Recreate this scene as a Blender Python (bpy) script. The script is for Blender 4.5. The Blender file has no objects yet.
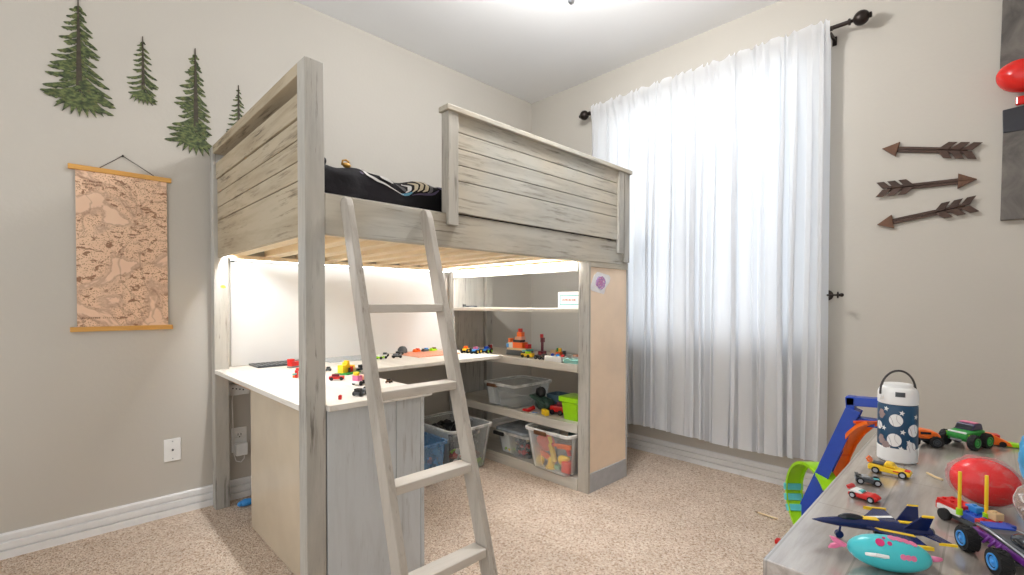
import bpy, bmesh, math, random
from mathutils import Vector, Matrix
PI = math.pi
S = bpy.context.scene
COL = S.collection
rnd = random.Random(7)

# ------------------------------------------------------------------ helpers
def lin(c):
    c = c / 255.0
    return c / 12.92 if c <= 0.04045 else ((c + 0.055) / 1.055) ** 2.4
def rgb(r, g, b): return (lin(r), lin(g), lin(b), 1.0)

class NT:
    """tiny node-tree helper"""
    def __init__(self, name):
        self.m = bpy.data.materials.new(name); self.m.use_nodes = True
        self.t = self.m.node_tree; self.n = self.t.nodes; self.l = self.t.links
        self.b = self.n['Principled BSDF']; self.out = self.n['Material Output']
    def new(self, kind, **kw):
        nd = self.n.new(kind)
        for k, v in kw.items():
            if k in nd.inputs.keys(): nd.inputs[k].default_value = v
            else: setattr(nd, k, v)
        return nd
    def link(self, a, b): self.l.new(a, b)
    def coords(self, scale=(1, 1, 1), rot=(0, 0, 0), kind='Object'):
        tc = self.new('ShaderNodeTexCoord'); mp = self.new('ShaderNodeMapping')
        mp.inputs['Scale'].default_value = scale; mp.inputs['Rotation'].default_value = rot
        self.link(tc.outputs[kind], mp.inputs['Vector']); return mp.outputs['Vector']
    def noise(self, vec, scale, detail=4, rough=0.55, dist=0.0):
        nd = self.new('ShaderNodeTexNoise'); nd.inputs['Scale'].default_value = scale
        nd.inputs['Detail'].default_value = detail; nd.inputs['Roughness'].default_value = rough
        nd.inputs['Distortion'].default_value = dist
        if vec is not None: self.link(vec, nd.inputs['Vector'])
        return nd.outputs['Fac']
    def ramp(self, fac, stops):
        nd = self.new('ShaderNodeValToRGB'); cr = nd.color_ramp
        while len(cr.elements) < len(stops): cr.elements.new(0.5)
        for e, (p, c) in zip(cr.elements, stops):
            e.position = p; e.color = c if len(c) == 4 else (*c, 1)
        self.link(fac, nd.inputs['Fac']); return nd.outputs['Color']
    def mix(self, fac, a, b, mode='MIX'):
        nd = self.new('ShaderNodeMix'); nd.data_type = 'RGBA'; nd.blend_type = mode
        for sock, v in ((nd.inputs[0], fac), (nd.inputs[6], a), (nd.inputs[7], b)):
            if isinstance(v, (float, int)): sock.default_value = v
            elif isinstance(v, tuple): sock.default_value = v
            else: self.link(v, sock)
        return nd.outputs[2]
    def math(self, op, a, b=0.0):
        nd = self.new('ShaderNodeMath'); nd.operation = op
        for sock, v in ((nd.inputs[0], a), (nd.inputs[1], b)):
            if isinstance(v, (float, int)): sock.default_value = v
            else: self.link(v, sock)
        return nd.outputs[0]
    def bump(self, h, strength=0.2, dist=0.01):
        nd = self.new('ShaderNodeBump'); nd.inputs['Strength'].default_value = strength
        nd.inputs['Distance'].default_value = dist
        self.link(h, nd.inputs['Height']); self.link(nd.outputs['Normal'], self.b.inputs['Normal'])
    def color(self, c): self.link(c, self.b.inputs['Base Color'])

def plain(name, col, rough=0.5, metal=0.0, spec=0.5, var=0.06, vs=30):
    t = NT(name)
    f = t.noise(t.coords(), vs, 3)
    dk = tuple(v * (1 - var) for v in col[:3]) + (1,); lt = tuple(min(1, v * (1 + var)) for v in col[:3]) + (1,)
    t.color(t.ramp(f, [(0.35, dk), (0.65, lt)]))
    t.b.inputs['Roughness'].default_value = rough; t.b.inputs['Metallic'].default_value = metal
    t.b.inputs['Specular IOR Level'].default_value = spec
    return t.m

def wood(name, base, mid, dark, axis='X', amount=0.5, rough=0.6, fine=1.0, spec=0.35, drift=0.0):
    t = NT(name); i = 'XYZ'.index(axis)
    s1 = [9, 9, 9]; s1[i] = 1.1
    s2 = [42, 42, 42]; s2[i] = 2.8
    s3 = [3.2, 3.2, 3.2]; s3[i] = 1.4
    s4 = [90, 90, 90]; s4[i] = 9
    a = t.noise(t.coords(tuple(s1)), 1.6 * fine, 6, 0.62, 0.6)
    b = t.noise(t.coords(tuple(s2)), 1.7 * fine, 6, 0.65, 0.2)
    c = t.noise(t.coords(tuple(s3)), 1.5, 4, .6)
    d = t.noise(t.coords(tuple(s4)), 1.2, 3, .6)
    c1 = t.ramp(a, [(0.34, mid), (0.56, base)])
    if drift:
        w = t.noise(t.coords((1.3, 1.3, 1.3)), 1.7, 3)
        c1 = t.mix(drift, c1, t.ramp(w, [(0.36, (1.0, .93, .82)), (0.62, (.93, .97, 1.0))]), 'MULTIPLY')
    st = t.ramp(b, [(0.57 - 0.05 * amount, (0, 0, 0)), (0.66, (1, 1, 1))])
    pt = t.ramp(c, [(0.44, (0, 0, 0)), (0.62, (1, 1, 1))])
    f = t.math('MULTIPLY', t.mix(1.0, st, pt, 'MULTIPLY'), amount)
    col = t.mix(f, c1, dark)
    sp = t.ramp(d, [(0.66, (0, 0, 0)), (0.74, (1, 1, 1))])
    col = t.mix(t.math('MULTIPLY', sp, .55 * amount), col, dark)
    t.color(col); t.b.inputs['Roughness'].default_value = rough
    t.b.inputs['Specular IOR Level'].default_value = spec
    t.bump(b, 0.15, 0.003)
    return t.m

def clear(name, col=(0.9, 0.93, 0.95, 1), opacity=0.3, rough=0.15):
    t = NT(name)
    tr = t.new('ShaderNodeBsdfTransparent'); tr.inputs['Color'].default_value = (0.97, 0.98, 0.98, 1)
    mx = t.new('ShaderNodeMixShader')
    f = t.noise(t.coords(), 14, 2)
    fr = t.new('ShaderNodeFresnel'); fr.inputs['IOR'].default_value = 1.25
    fac = t.math('ADD', t.math('MULTIPLY', f, opacity * 2 * 0.8), fr.outputs['Fac'])
    fac = t.math('MINIMUM', fac, 0.95)
    t.b.inputs['Base Color'].default_value = col; t.b.inputs['Roughness'].default_value = rough
    t.link(fac, mx.inputs['Fac']); t.link(tr.outputs[0], mx.inputs[1]); t.link(t.b.outputs[0], mx.inputs[2])
    t.link(mx.outputs[0], t.out.inputs['Surface'])
    return t.m

def emit(name, col, strength):
    t = NT(name)
    t.b.inputs['Base Color'].default_value = col
    t.b.inputs['Emission Color'].default_value = col; t.b.inputs['Emission Strength'].default_value = strength
    return t.m

class MB:
    """collects shapes, builds ONE mesh object"""
    def __init__(self): self.v, self.f, self.mi, self.M, self.cur = [], [], [], Matrix.Identity(4), 0
    def add(self, vs, fs):
        o = len(self.v); self.v += [tuple(self.M @ Vector(p)) for p in vs]
        for f in fs: self.f.append(tuple(i + o for i in f)); self.mi.append(self.cur)
        return self
    def box(self, x0, x1, y0, y1, z0, z1):
        x0, x1 = min(x0, x1), max(x0, x1); y0, y1 = min(y0, y1), max(y0, y1); z0, z1 = min(z0, z1), max(z0, z1)
        return self.add([(x0,y0,z0),(x1,y0,z0),(x1,y1,z0),(x0,y1,z0),(x0,y0,z1),(x1,y0,z1),(x1,y1,z1),(x0,y1,z1)],
                 [(0,3,2,1),(4,5,6,7),(0,1,5,4),(1,2,6,5),(2,3,7,6),(3,0,4,7)])
    def cbox(self, c, s): return self.box(c[0]-s[0]/2, c[0]+s[0]/2, c[1]-s[1]/2, c[1]+s[1]/2, c[2]-s[2]/2, c[2]+s[2]/2)
    def prism(self, pts, axis, a, b):
        """pts 2D polygon; extruded along axis from a to b. axis X: pts=(y,z); Y: (x,z); Z: (x,y)"""
        n = len(pts)
        def P(p, h): return {'X': (h, p[0], p[1]), 'Y': (p[0], h, p[1]), 'Z': (p[0], p[1], h)}[axis]
        vs = [P(p, a) for p in pts] + [P(p, b) for p in pts]
        fs = [tuple(range(n)), tuple(range(2*n-1, n-1, -1))] + [(i, i+n, (i+1)%n+n, (i+1)%n) for i in range(n)]
        return self.add(vs, fs)
    def ring(self, p0, p1, r0, r1=None, n=16, caps=True):
        p0, p1 = Vector(p0), Vector(p1); r1 = r0 if r1 is None else r1
        d = (p1 - p0).normalized(); u = d.orthogonal().normalized(); w = d.cross(u)
        vs = [tuple(p + r * (math.cos(2*PI*i/n) * u + math.sin(2*PI*i/n) * w)) for p, r in ((p0, r0), (p1, r1)) for i in range(n)]
        fs = [(i, (i+1)%n, (i+1)%n+n, i+n) for i in range(n)]
        if caps: fs += [tuple(range(n-1, -1, -1)), tuple(range(n, 2*n))]
        return self.add(vs, fs)
    def lathe(self, prof, c=(0,0,0), axis='Z', n=28):
        """prof: list of (r, h)"""
        vs, fs = [], []; m = len(prof)
        for r, h in prof:
            for i in range(n):
                a = 2*PI*i/n; x, y = max(r, 1e-5)*math.cos(a), max(r, 1e-5)*math.sin(a)
                p = {'Z': (x, y, h), 'X': (h, x, y), 'Y': (y, h, x)}[axis]
                vs.append((p[0]+c[0], p[1]+c[1], p[2]+c[2]))
        for j in range(m-1):
            for i in range(n): fs.append((j*n+i, j*n+(i+1)%n, (j+1)*n+(i+1)%n, (j+1)*n+i))
        fs.append(tuple(range(n-1, -1, -1))); fs.append(tuple(range((m-1)*n, m*n)))
        return self.add(vs, fs)
    def ball(self, c, r, n=20, m=12, fn=None):
        if not isinstance(r, (tuple, list)): r = (r, r, r)
        vs, fs = [], []
        for j in range(m+1):
            t = PI*j/m
            for i in range(n):
                a = 2*PI*i/n; d = (max(math.sin(t),1e-4)*math.cos(a), max(math.sin(t),1e-4)*math.sin(a), math.cos(t))
                k = fn(d) if fn else 1.0
                vs.append((c[0]+r[0]*d[0]*k, c[1]+r[1]*d[1]*k, c[2]+r[2]*d[2]*k))
        for j in range(m):
            for i in range(n): fs.append((j*n+i, (j+1)*n+i, (j+1)*n+(i+1)%n, j*n+(i+1)%n))
        return self.add(vs, fs)
    def tube(self, pts, r, n=8):
        pts = [Vector(p) for p in pts]; vs, fs = [], []
        up = None
        for k, p in enumerate(pts):
            d = (pts[min(k+1, len(pts)-1)] - pts[max(k-1, 0)]).normalized()
            if up is None: up = d.orthogonal().normalized()
            up = (up - d * up.dot(d)).normalized(); w = d.cross(up)
            rr = r[k] if isinstance(r, (list, tuple)) else r
            for i in range(n): vs.append(tuple(p + rr*(math.cos(2*PI*i/n)*up + math.sin(2*PI*i/n)*w)))
        for k in range(len(pts)-1):
            for i in range(n): fs.append((k*n+i, k*n+(i+1)%n, (k+1)*n+(i+1)%n, (k+1)*n+i))
        fs.append(tuple(range(n-1, -1, -1))); fs.append(tuple(range((len(pts)-1)*n, len(pts)*n)))
        return self.add(vs, fs)
    def strip(self, pts, prof):
        """sweep an open/closed 2D profile (a = along world X, b = along path normal in the YZ plane); pts are (y, z)"""
        vs, fs = [], []; m = len(prof)
        for k, p in enumerate(pts):
            q0, q1 = pts[max(k-1, 0)], pts[min(k+1, len(pts)-1)]
            d = Vector((q1[0]-q0[0], q1[1]-q0[1])).normalized(); nn = Vector((-d[1], d[0]))
            for a, b in prof: vs.append((a, p[0]+nn[0]*b, p[1]+nn[1]*b))
        for k in range(len(pts)-1):
            for i in range(m): fs.append((k*m+i, k*m+(i+1)%m, (k+1)*m+(i+1)%m, (k+1)*m+i))
        fs.append(tuple(range(m-1, -1, -1))); fs.append(tuple(range((len(pts)-1)*m, len(pts)*m)))
        return self.add(vs, fs)
    def build(self, name, mats, parent=None, off=(0,0,0), bevel=0.0, smooth=False, seg=2, autos=False):
        me = bpy.data.meshes.new(name)
        me.from_pydata([(p[0]-off[0], p[1]-off[1], p[2]-off[2]) for p in self.v], [], self.f)
        if not isinstance(mats, (list, tuple)): mats = [mats]
        for m in mats: me.materials.append(m)
        for p, i in zip(me.polygons, self.mi): p.material_index = i; p.use_smooth = smooth or autos
        bm = bmesh.new(); bm.from_mesh(me); bmesh.ops.recalc_face_normals(bm, faces=bm.faces); bm.to_mesh(me); bm.free()
        if autos:
            try: me.set_sharp_from_angle(angle=math.radians(38))
            except Exception: pass
        o = bpy.data.objects.new(name, me); COL.objects.link(o)
        if parent is not None: o.parent = parent
        else: o.location = off
        if bevel:
            b = o.modifiers.new('edge', 'BEVEL'); b.width = bevel; b.segments = seg; b.limit_method = 'ANGLE'; b.angle_limit = math.radians(35)
        return o

def tag(o, label, cat, group=None, kind=None):
    o['label'] = label; o['category'] = cat
    if group: o['group'] = group
    if kind: o['kind'] = kind
    return o
def thing(name, label, cat, loc=(0,0,0), rz=0.0, group=None):
    o = bpy.data.objects.new(name, None); COL.objects.link(o); o.empty_display_size = 0.05
    o.location = loc; o.rotation_euler = (0, 0, rz)
    return tag(o, label, cat, group)
def struct(o): o['kind'] = 'structure'; return o
def plabel(o, label): o['label'] = label; return o

# ------------------------------------------------------------------ camera
F_PX, YAW, PITCH, ROLL = 469.05, 0.7965115, -0.01607463, 0.00104878
CAM = Vector((-2.95222, -2.778209, 1.032516))
Fv = Vector((math.cos(YAW)*math.cos(PITCH), math.sin(YAW)*math.cos(PITCH), math.sin(PITCH)))
Rv = Vector((math.sin(YAW), -math.cos(YAW), 0)); Uv = Rv.cross(Fv)
c_, s_ = math.cos(ROLL), math.sin(ROLL)
R2, U2 = c_*Rv + s_*Uv, -s_*Rv + c_*Uv
cd = bpy.data.cameras.new('camera'); cam = bpy.data.objects.new('camera', cd); COL.objects.link(cam)
Mx = Matrix.Identity(4)
for i in range(3): Mx[i][0], Mx[i][1], Mx[i][2], Mx[i][3] = R2[i], U2[i], -Fv[i], CAM[i]
cam.matrix_world = Mx
cd.sensor_fit = 'HORIZONTAL'; cd.sensor_width = 36; cd.lens = F_PX / 1024 * 36
cd.shift_y = (310.523 - 287.5) / 1024; cd.clip_start = 0.02
S.camera = cam

# ------------------------------------------------------------------ materials
def wall_mat(name, col):
    t = NT(name); v = t.coords()
    f = t.noise(v, 2.0, 2)
    a = tuple(x*0.97 for x in col[:3])+(1,)
    t.color(t.ramp(f, [(0.3, a), (0.7, col)])); t.b.inputs['Roughness'].default_value = 0.75
    t.b.inputs['Specular IOR Level'].default_value = 0.25
    t.bump(t.noise(v, 55, 3), 0.10, 0.006); return t.m
M_wall = wall_mat('greige_wall_paint', rgb(194, 189, 180))
M_ceil = wall_mat('white_ceiling_paint', rgb(240, 240, 240))
M_trim = plain('white_trim_paint', rgb(232, 232, 232), 0.35, var=0.02)
def carpet():
    t = NT('beige_carpet'); v = t.coords()
    vo = t.new('ShaderNodeTexVoronoi'); vo.inputs['Scale'].default_value = 150; t.link(v, vo.inputs['Vector'])
    wn = t.new('ShaderNodeSeparateColor'); t.link(vo.outputs['Color'], wn.inputs[0])
    n1 = t.noise(v, 7, 3); n2 = t.noise(v, 60, 3)
    k = t.math('ADD', t.math('MULTIPLY', wn.outputs[0], 0.55), t.math('MULTIPLY', n2, 0.45))
    c = t.ramp(k, [(0.12, rgb(160, 132, 112)), (0.32, rgb(208, 185, 165)), (0.55, rgb(224, 205, 187)), (0.85, rgb(238, 226, 212))])
    fl = t.ramp(t.noise(v, 95, 2, .7), [(0.30, (.62, .56, .50)), (0.44, (1, 1, 1))]); c = t.mix(1.0, c, fl, 'MULTIPLY')
    c2 = t.ramp(n1, [(0.35, (0.91, 0.90, 0.89)), (0.62, (1, 1, 1))])
    t.color(t.mix(1.0, c, c2, 'MULTIPLY')); t.b.inputs['Roughness'].default_value = 0.95
    t.b.inputs['Specular IOR Level'].default_value = 0.05
    h = t.math('ADD', t.math('MULTIPLY', vo.outputs['Distance'], -2.0), t.math('MULTIPLY', n1, 1.2))
    t.bump(h, 0.55, 0.010); return t.m
M_carpet = carpet()
W = lambda n, ax, am=0.55: wood(n, rgb(196, 191, 180), rgb(178, 172, 160), rgb(104, 96, 86), ax, am, drift=.8)
M_wX = wood('whitewashed_wood_along_length', rgb(192, 188, 178), rgb(172, 167, 157), rgb(100, 92, 82), 'X', .9, drift=.8)
M_wY = wood('whitewashed_wood_across', rgb(180, 167, 144), rgb(160, 146, 122), rgb(82, 68, 50), 'Y', 1.0, drift=.3)
M_wZ = wood('whitewashed_wood_upright', rgb(184, 181, 174), rgb(166, 163, 156), rgb(92, 86, 79), 'Z', 1.0, drift=.4)
M_front = wood('pale_whitewashed_boards', rgb(197, 201, 203), rgb(186, 189, 190), rgb(140, 136, 130), 'Z', 0.7)
M_ladder = wood('grey_washed_ladder_wood', rgb(180, 173, 163), rgb(160, 153, 143), rgb(104, 94, 84), 'Z', 0.7)
M_tread = wood('grey_washed_tread_wood', rgb(204, 198, 189), rgb(190, 183, 172), rgb(140, 128, 114), 'X', 0.4)
M_top = wood('white_worktop_wood', rgb(222, 218, 210), rgb(210, 204, 194), rgb(178, 168, 154), 'Y', 0.5)
M_shelf = wood('pale_grey_shelf_wood', rgb(205, 200, 190), rgb(192, 186, 174), rgb(150, 142, 130), 'Y', 0.45)
M_edge = wood('raw_plywood_edge', rgb(176, 150, 116), rgb(158, 132, 100), rgb(110, 86, 60), 'Y', 0.5)
M_pine = wood('yellow_pine', rgb(240, 222, 188), rgb(230, 206, 166), rgb(160, 116, 72), 'Y', 0.4)
M_tan = plain('smooth_tan_board', rgb(196, 182, 160), 0.22, var=0.05, vs=4)
M_brown = plain('orange_tan_hardboard', rgb(240, 217, 192), 0.55, var=0.04, vs=6)
M_grey = plain('cool_grey_painted_wood', rgb(172, 174, 178), 0.5, var=0.05)
M_white = plain('white_plastic', rgb(236, 236, 234), 0.35, var=0.02)
M_board = plain('white_glossy_wallboard', rgb(226, 225, 222), 0.3, var=0.02, vs=3)
M_black = plain('black_plastic', rgb(26, 26, 28), 0.45)
M_bronze = plain('dark_bronze_metal', rgb(52, 45, 42), 0.38, 0.75)
M_led = emit('led_strip_light', (0.97, 0.985, 1.0, 1), 8.0)
M_led2 = emit('led_strip_light_bright', (0.97, 0.985, 1.0, 1), 140.0)
M_led3 = emit('led_strip_and_added_fill', (0.97, 0.985, 1.0, 1), 80.0)
M_lamp = emit('lit_opal_glass', (1.0, 0.99, 0.98, 1), 92.0)
def P_(n, r, g, b, rough=0.32): return plain(n, rgb(r, g, b), rough, var=0.04)
C = dict(red=P_('red_plastic', 205, 32, 28), orange=P_('orange_plastic', 244, 112, 26), yellow=P_('yellow_plastic', 247, 205, 40), green=P_('green_plastic', 44, 150, 60),
         lime=P_('lime_plastic', 160, 222, 20), blue=P_('blue_plastic', 26, 70, 176), sky=P_('sky_blue_plastic', 60, 150, 225), navy=P_('navy_plastic', 18, 34, 86, .25),
         teal=P_('teal_plastic', 70, 180, 180), purple=P_('purple_plastic', 112, 44, 140), pink=P_('pink_plastic', 226, 120, 160), black=M_black, white=M_white,
         grey=P_('grey_plastic', 120, 124, 128), dgrey=P_('dark_grey_plastic', 68, 72, 76), tan=P_('tan_plastic', 222, 196, 150), maroon=P_('maroon_plastic', 110, 26, 44),
         dgreen=P_('dark_green_plastic', 40, 66, 58), cyan=P_('cyan_plastic', 96, 206, 216), silver=plain('silver_metal', rgb(180, 184, 190), 0.3, 0.8), brown=P_('brown_plastic', 110, 74, 50),
         rubber=plain('black_rubber', rgb(24, 24, 25), 0.75), glass=P_('dark_window_plastic', 22, 28, 38, 0.12), salmon=P_('salmon_plastic', 232, 168, 140), ltgrey=P_('light_grey_plastic', 176, 180, 182))
M_clear = clear('clear_plastic_bin', (0.86, 0.89, 0.90, 1), 0.14)
M_blueclear = clear('blue_clear_plastic_bin', rgb(120, 160, 200), 0.55)
M_rim = clear('frosted_bin_rim', (0.93, 0.93, 0.90, 1), 0.75, 0.3)

# ------------------------------------------------------------------ room shell
RX, RY, H = -3.75, -3.45, 2.74
WY0, WY1, WZ0, WZ1 = -2.11, -0.78, 0.80, 2.38
struct(MB().box(RX-.1, .1, RY-.1, .1, -.1, 0).build('floor', M_carpet))
struct(MB().box(RX-.1, .1, RY-.1, .1, H, H+.1).build('ceiling', M_ceil))
struct(MB().box(RX-.1, .1, 0, .1, 0, H).build('wall_left', M_wall))
wr = MB(); wr.box(0, .12, WY1, 0, 0, H).box(0, .12, RY-.1, WY0, 0, H).box(0, .12, WY0, WY1, 0, WZ0).box(0, .12, WY0, WY1, WZ1, H)
struct(wr.build('wall_right', M_wall))

struct(MB().box(RX, 0, RY-.1, RY, 0, H).build('wall_front', M_wall))
def baseboard(name, axis):
    prof = [(0,0),(0.016,0),(0.016,0.030),(0.004,0.032),(0.004,0.038),(0.0155,0.041),(0.0155,0.064),(0.003,0.067),(0.003,0.073),(0.013,0.077),(0.013,0.096),(0.008,0.102),(0,0.102)]
    m = MB()
    if axis == 'L': m.prism([(-d, z) for d, z in prof], 'X', RX, 0)
    else: m.prism([(-d, z) for d, z in prof], 'Y', RY, -0.016)
    return struct(m.build(name, M_trim))
baseboard('baseboard_left', 'L'); baseboard('baseboard_right', 'R')
# window
wn = bpy.data.objects.new('window_1', None); COL.objects.link(wn); wn['kind'] = 'structure'; wn.location = (0.06, (WY0+WY1)/2, WZ0)
wo = tuple(wn.location)
f = MB(); ym = (WY0+WY1)/2
for y0, y1 in ((WY0, WY0+.05), (WY1-.05, WY1), (ym-.03, ym+.03)): f.box(.03, .09, y0, y1, WZ0, WZ1)
f.box(.03, .09, WY0, WY1, WZ0, WZ0+.05).box(.03, .09, WY0, WY1, WZ1-.05, WZ1)
struct(f.build('frame', M_white, wn, wo, bevel=0.004))
M_pane = clear('window_glass', (0.9, 0.95, 1, 1), 0.0, 0.02)
for y0, y1 in ((WY0+.05, ym-.03), (ym+.03, WY1-.05)): struct(MB().box(.058, .062, y0, y1, WZ0+.05, WZ1-.05).build('pane', M_pane, wn, wo))
struct(MB().box(-.03, .02, WY0-.05, WY1+.05, WZ0-.03, WZ0).build('window_sill', M_trim, wn, wo, bevel=0.004))

# ------------------------------------------------------------------ curtains and rod
def curtain_mat():
    t = NT('white_linen_curtain'); v = t.coords((1, 1, 1))
    d = t.b; d.inputs['Base Color'].default_value = rgb(238, 238, 238); d.inputs['Roughness'].default_value = 0.9; d.inputs['Specular IOR Level'].default_value = 0.05
    tl = t.new('ShaderNodeBsdfTranslucent'); tl.inputs['Color'].default_value = (0.88, 0.92, 0.98, 1)
    w = t.noise(t.coords((1, 30, 160)), 6, 3); t.bump(w, 0.1, 0.001)
    mx = t.new('ShaderNodeMixShader'); mx.inputs['Fac'].default_value = 0.45
    t.link(d.outputs[0], mx.inputs[1]); t.link(tl.outputs[0], mx.inputs[2]); t.link(mx.outputs[0], t.out.inputs['Surface']); return t.m
M_cur = curtain_mat()
def curtain(y0, y1, seed, label, gather):
    r = random.Random(seed); ny, nz = 420, 40; zt, zb = 2.478, 0.20; L = y1 - y0
    knots = [0.0]
    while knots[-1] < 1.0: knots.append(knots[-1] + r.uniform(0.040, 0.105))
    dep = [r.uniform(0.45, 1.0) for _ in knots]; skew = [r.choice((0.10, 0.36, 0.46, -0.42, 0.30)) for _ in knots]
    def fold(u):
        k = 0
        while k < len(knots)-2 and u > knots[k+1]: k += 1
        s = min(max((u - knots[k]) / (knots[k+1]-knots[k]), 0), 1); return dep[k] * (math.sin(PI*s) ** 0.8), skew[k] * (knots[k+1]-knots[k]) * math.sin(2*PI*s)
    def ruff(u): return 1 - abs(math.sin(u*44 + 1.2*math.sin(u*31+seed))) ** 1.5 * (0.75+0.25*math.sin(u*53))
    vs, fs = [], []
    for j in range(nz+1):
        tz = j / nz; z = zt + (zb - zt)*tz
        for i in range(ny+1):
            u = i / ny; amp = 0.028 + 0.042 * min(1, tz*2.2); fo, sk = fold(u)
            sway = 0.010*math.sin(2.2*tz + u*9 + seed) + 0.006*math.sin(tz*5 + u*21)
            x = -0.078 - amp*fo + 0.012*max(0, 1-tz*9)*(ruff(u)-0.5)*2
            if tz < .03: x = -0.108 + 0.014*(ruff(u)-0.5)
            zz = z + (0.030*(ruff(u)-0.5) if tz < 0.02 else 0) - (0.012*(1-fo)*tz + 0.010*math.sin(u*5+seed))*(1 if tz > .95 else tz*.3)
            vs.append((x, y0 + L*(u + sk*min(1, .25+tz*3)) + sway*tz, zz))
    for j in range(nz):
        for i in range(ny):
            a = j*(ny+1)+i; fs.append((a, a+1, a+ny+2, a+ny+1))
    t = thing('linen_curtain', label, 'curtain', (-.09, (y0+y1)/2, 0.2), 0, 'white curtain panels')
    m = MB(); m.add(vs, fs); m.build('cloth', M_cur, t, tuple(t.location), smooth=True)
    # turned-up hem: a second layer just behind the cloth
    hv, hf = [], []
    for j in range(nz-2, nz+1):
        for i in range(ny+1): p = vs[j*(ny+1)+i]; hv.append((p[0]+0.0025, p[1], p[2]))
    for j in range(2):
        for i in range(ny): a = j*(ny+1)+i; hf.append((a, a+1, a+ny+2, a+ny+1))
    m = MB(); m.add(hv, hf); m.build('hem', M_cur, t, tuple(t.location), smooth=True)
curtain(-1.459, -0.690, 3, 'white curtain panel nearer the room corner, partly behind the loft bed', 1)
curtain(-2.185, -1.452, 11, 'white curtain panel on the side nearer the wooden wall arrows', 1)
rt = thing('curtain_rod', 'dark bronze curtain rod with round finials above the window', 'curtain rod', (-.09, -1.45, 2.44))
ro = tuple(rt.location)
MB().ring((-.09, -2.262, 2.44), (-.09, -0.675, 2.44), .0105, n=16).build('rod', M_bronze, rt, ro, smooth=False, autos=True)
for sg, y in ((-1, -2.262), (1, -0.675)):
    prof = [(.0095,-.05),(.0095,-.002),(.016,-.002),(.016,.006),(.008,.008),(.008,.016),(.013,.02)] + [(.035*math.sin(a), .050-.034*math.cos(a)) for a in [0.4+0.2*i for i in range(13)]] + [(.014,.084),(.012,.092),(.0,.094)]
    m = MB(); m.M = Matrix.Translation((-.09, y, 2.44)) @ (Matrix.Rotation(PI, 4, 'Z') if sg < 0 else Matrix.Identity(4))
    m.lathe(prof, axis='Y', n=24)
    m.build('finial', M_bronze, rt, ro, autos=True)
for y in (-2.185, -1.456, -0.72):
    m = MB(); m.box(-.006, 0, y-.010, y+.010, 2.385, 2.43).box(-.098 if y < -2 else -.076, -.004, y-.006, y+.006, 2.405, 2.417)
    m.ring((-.09, y-.008, 2.4385), (-.09, y+.008, 2.4385), .0122 if y < -1 else .0107, n=18)
    if y < -2: m.ring((-.09, y-.005, 2.405), (-.09, y+.005, 2.405), .010, n=14)
    m.build('bracket', M_bronze, rt, ro, autos=True)
ht = thing('curtain_holdback', 'dark metal curtain holdback sticking out beside the right curtain', 'curtain holdback', (0, -2.17, 1.075))
ho = tuple(ht.location)
MB().lathe([(.028,-.0),(.028,-.006),(.012,-.012)], (0,-2.165,1.075), 'X').build('wall_plate', M_bronze, ht, ho, autos=True)
MB().tube([(-.004,-2.165,1.075),(-.05,-2.165,1.075),(-.078,-2.170,1.075),(-.090,-2.19,1.075),(-.090,-2.225,1.075)], .0045, 10).build('arm', M_bronze, ht, ho, smooth=True)
m = MB(); m.M = Matrix.Translation((-.09, -2.225, 1.075)) @ Matrix.Rotation(PI, 4, 'Z')
m.lathe([(.006,0),(.017,.002),(.017,.006),(.007,.009),(.007,.012)] + [(.010*math.sin(a), .020-.010*math.cos(a)) for a in [0.7+0.25*i for i in range(10)]], axis='Y', n=20); m.build('finial', M_bronze, ht, ho, autos=True)

# ------------------------------------------------------------------ loft bed
bx0, bx1, by0, by1, BT = -2.385, -0.515, -1.27, -0.035, 1.804
bed = thing('loft_bed', 'tall whitewashed wooden loft bed with planked headboard and guard rail', 'bed', (-1.45, -.65, 0))
bo = tuple(bed.location)
for n, (x0, x1, y0, y1, z0) in (('post', (bx0, bx0+.063, by0, by0+.063, 0)), ('post', (bx0, bx0+.063, by1-.060, by1, 0)),
                               ('post', (bx1-.058, bx1, by0+.002, by0+.06, 1.268)), ('post', (bx1-.058, bx1, by1-.06, by1, 1.268))):
    MB().box(x0, x1, y0, y1, z0, BT if x0 < -1 else BT-.019).build(n, M_wZ, bed, bo, bevel=0.003)
MB().box(bx0, bx0+.063, by0+.0635, by1-.0605, 1.764, BT).build('top_rail', M_wY, bed, bo, bevel=0.002)
# headboard planks (recessed), top trim board proud of them
hb = MB()
for z0, z1 in ((1.2565, 1.4355), (1.4390, 1.5005), (1.5040, 1.5710), (1.5745, 1.6390)): hb.box(bx0+.018, bx0+.036, by0+.063, by1-.060, z0, z1)
hb.box(bx0+.012, bx0+.036, by0+.063, by1-.060, 1.6425, 1.720)
hb.build('headboard_panel', M_wY, bed, bo, bevel=0.002)
# foot end
fb = MB()
for z0, z1 in ((1.27, 1.42), (1.424, 1.487), (1.49, 1.555), (1.558, 1.62), (1.624, 1.70)): fb.box(bx1-.036, bx1-.018, by0+.06, by1-.06, z0, z1)
fb.build('footboard_panel', M_wY, bed, bo, bevel=0.002)
MB().box(bx0+.063, bx1-.058, by0, by0+.036, 1.256, 1.387).build('front_rail', M_wX, bed, bo, bevel=0.003)
MB().box(bx0+.063, bx1-.058, by1-.036, by1, 1.256, 1.387).build('back_rail', M_wX, bed, bo, bevel=0.003)
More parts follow.
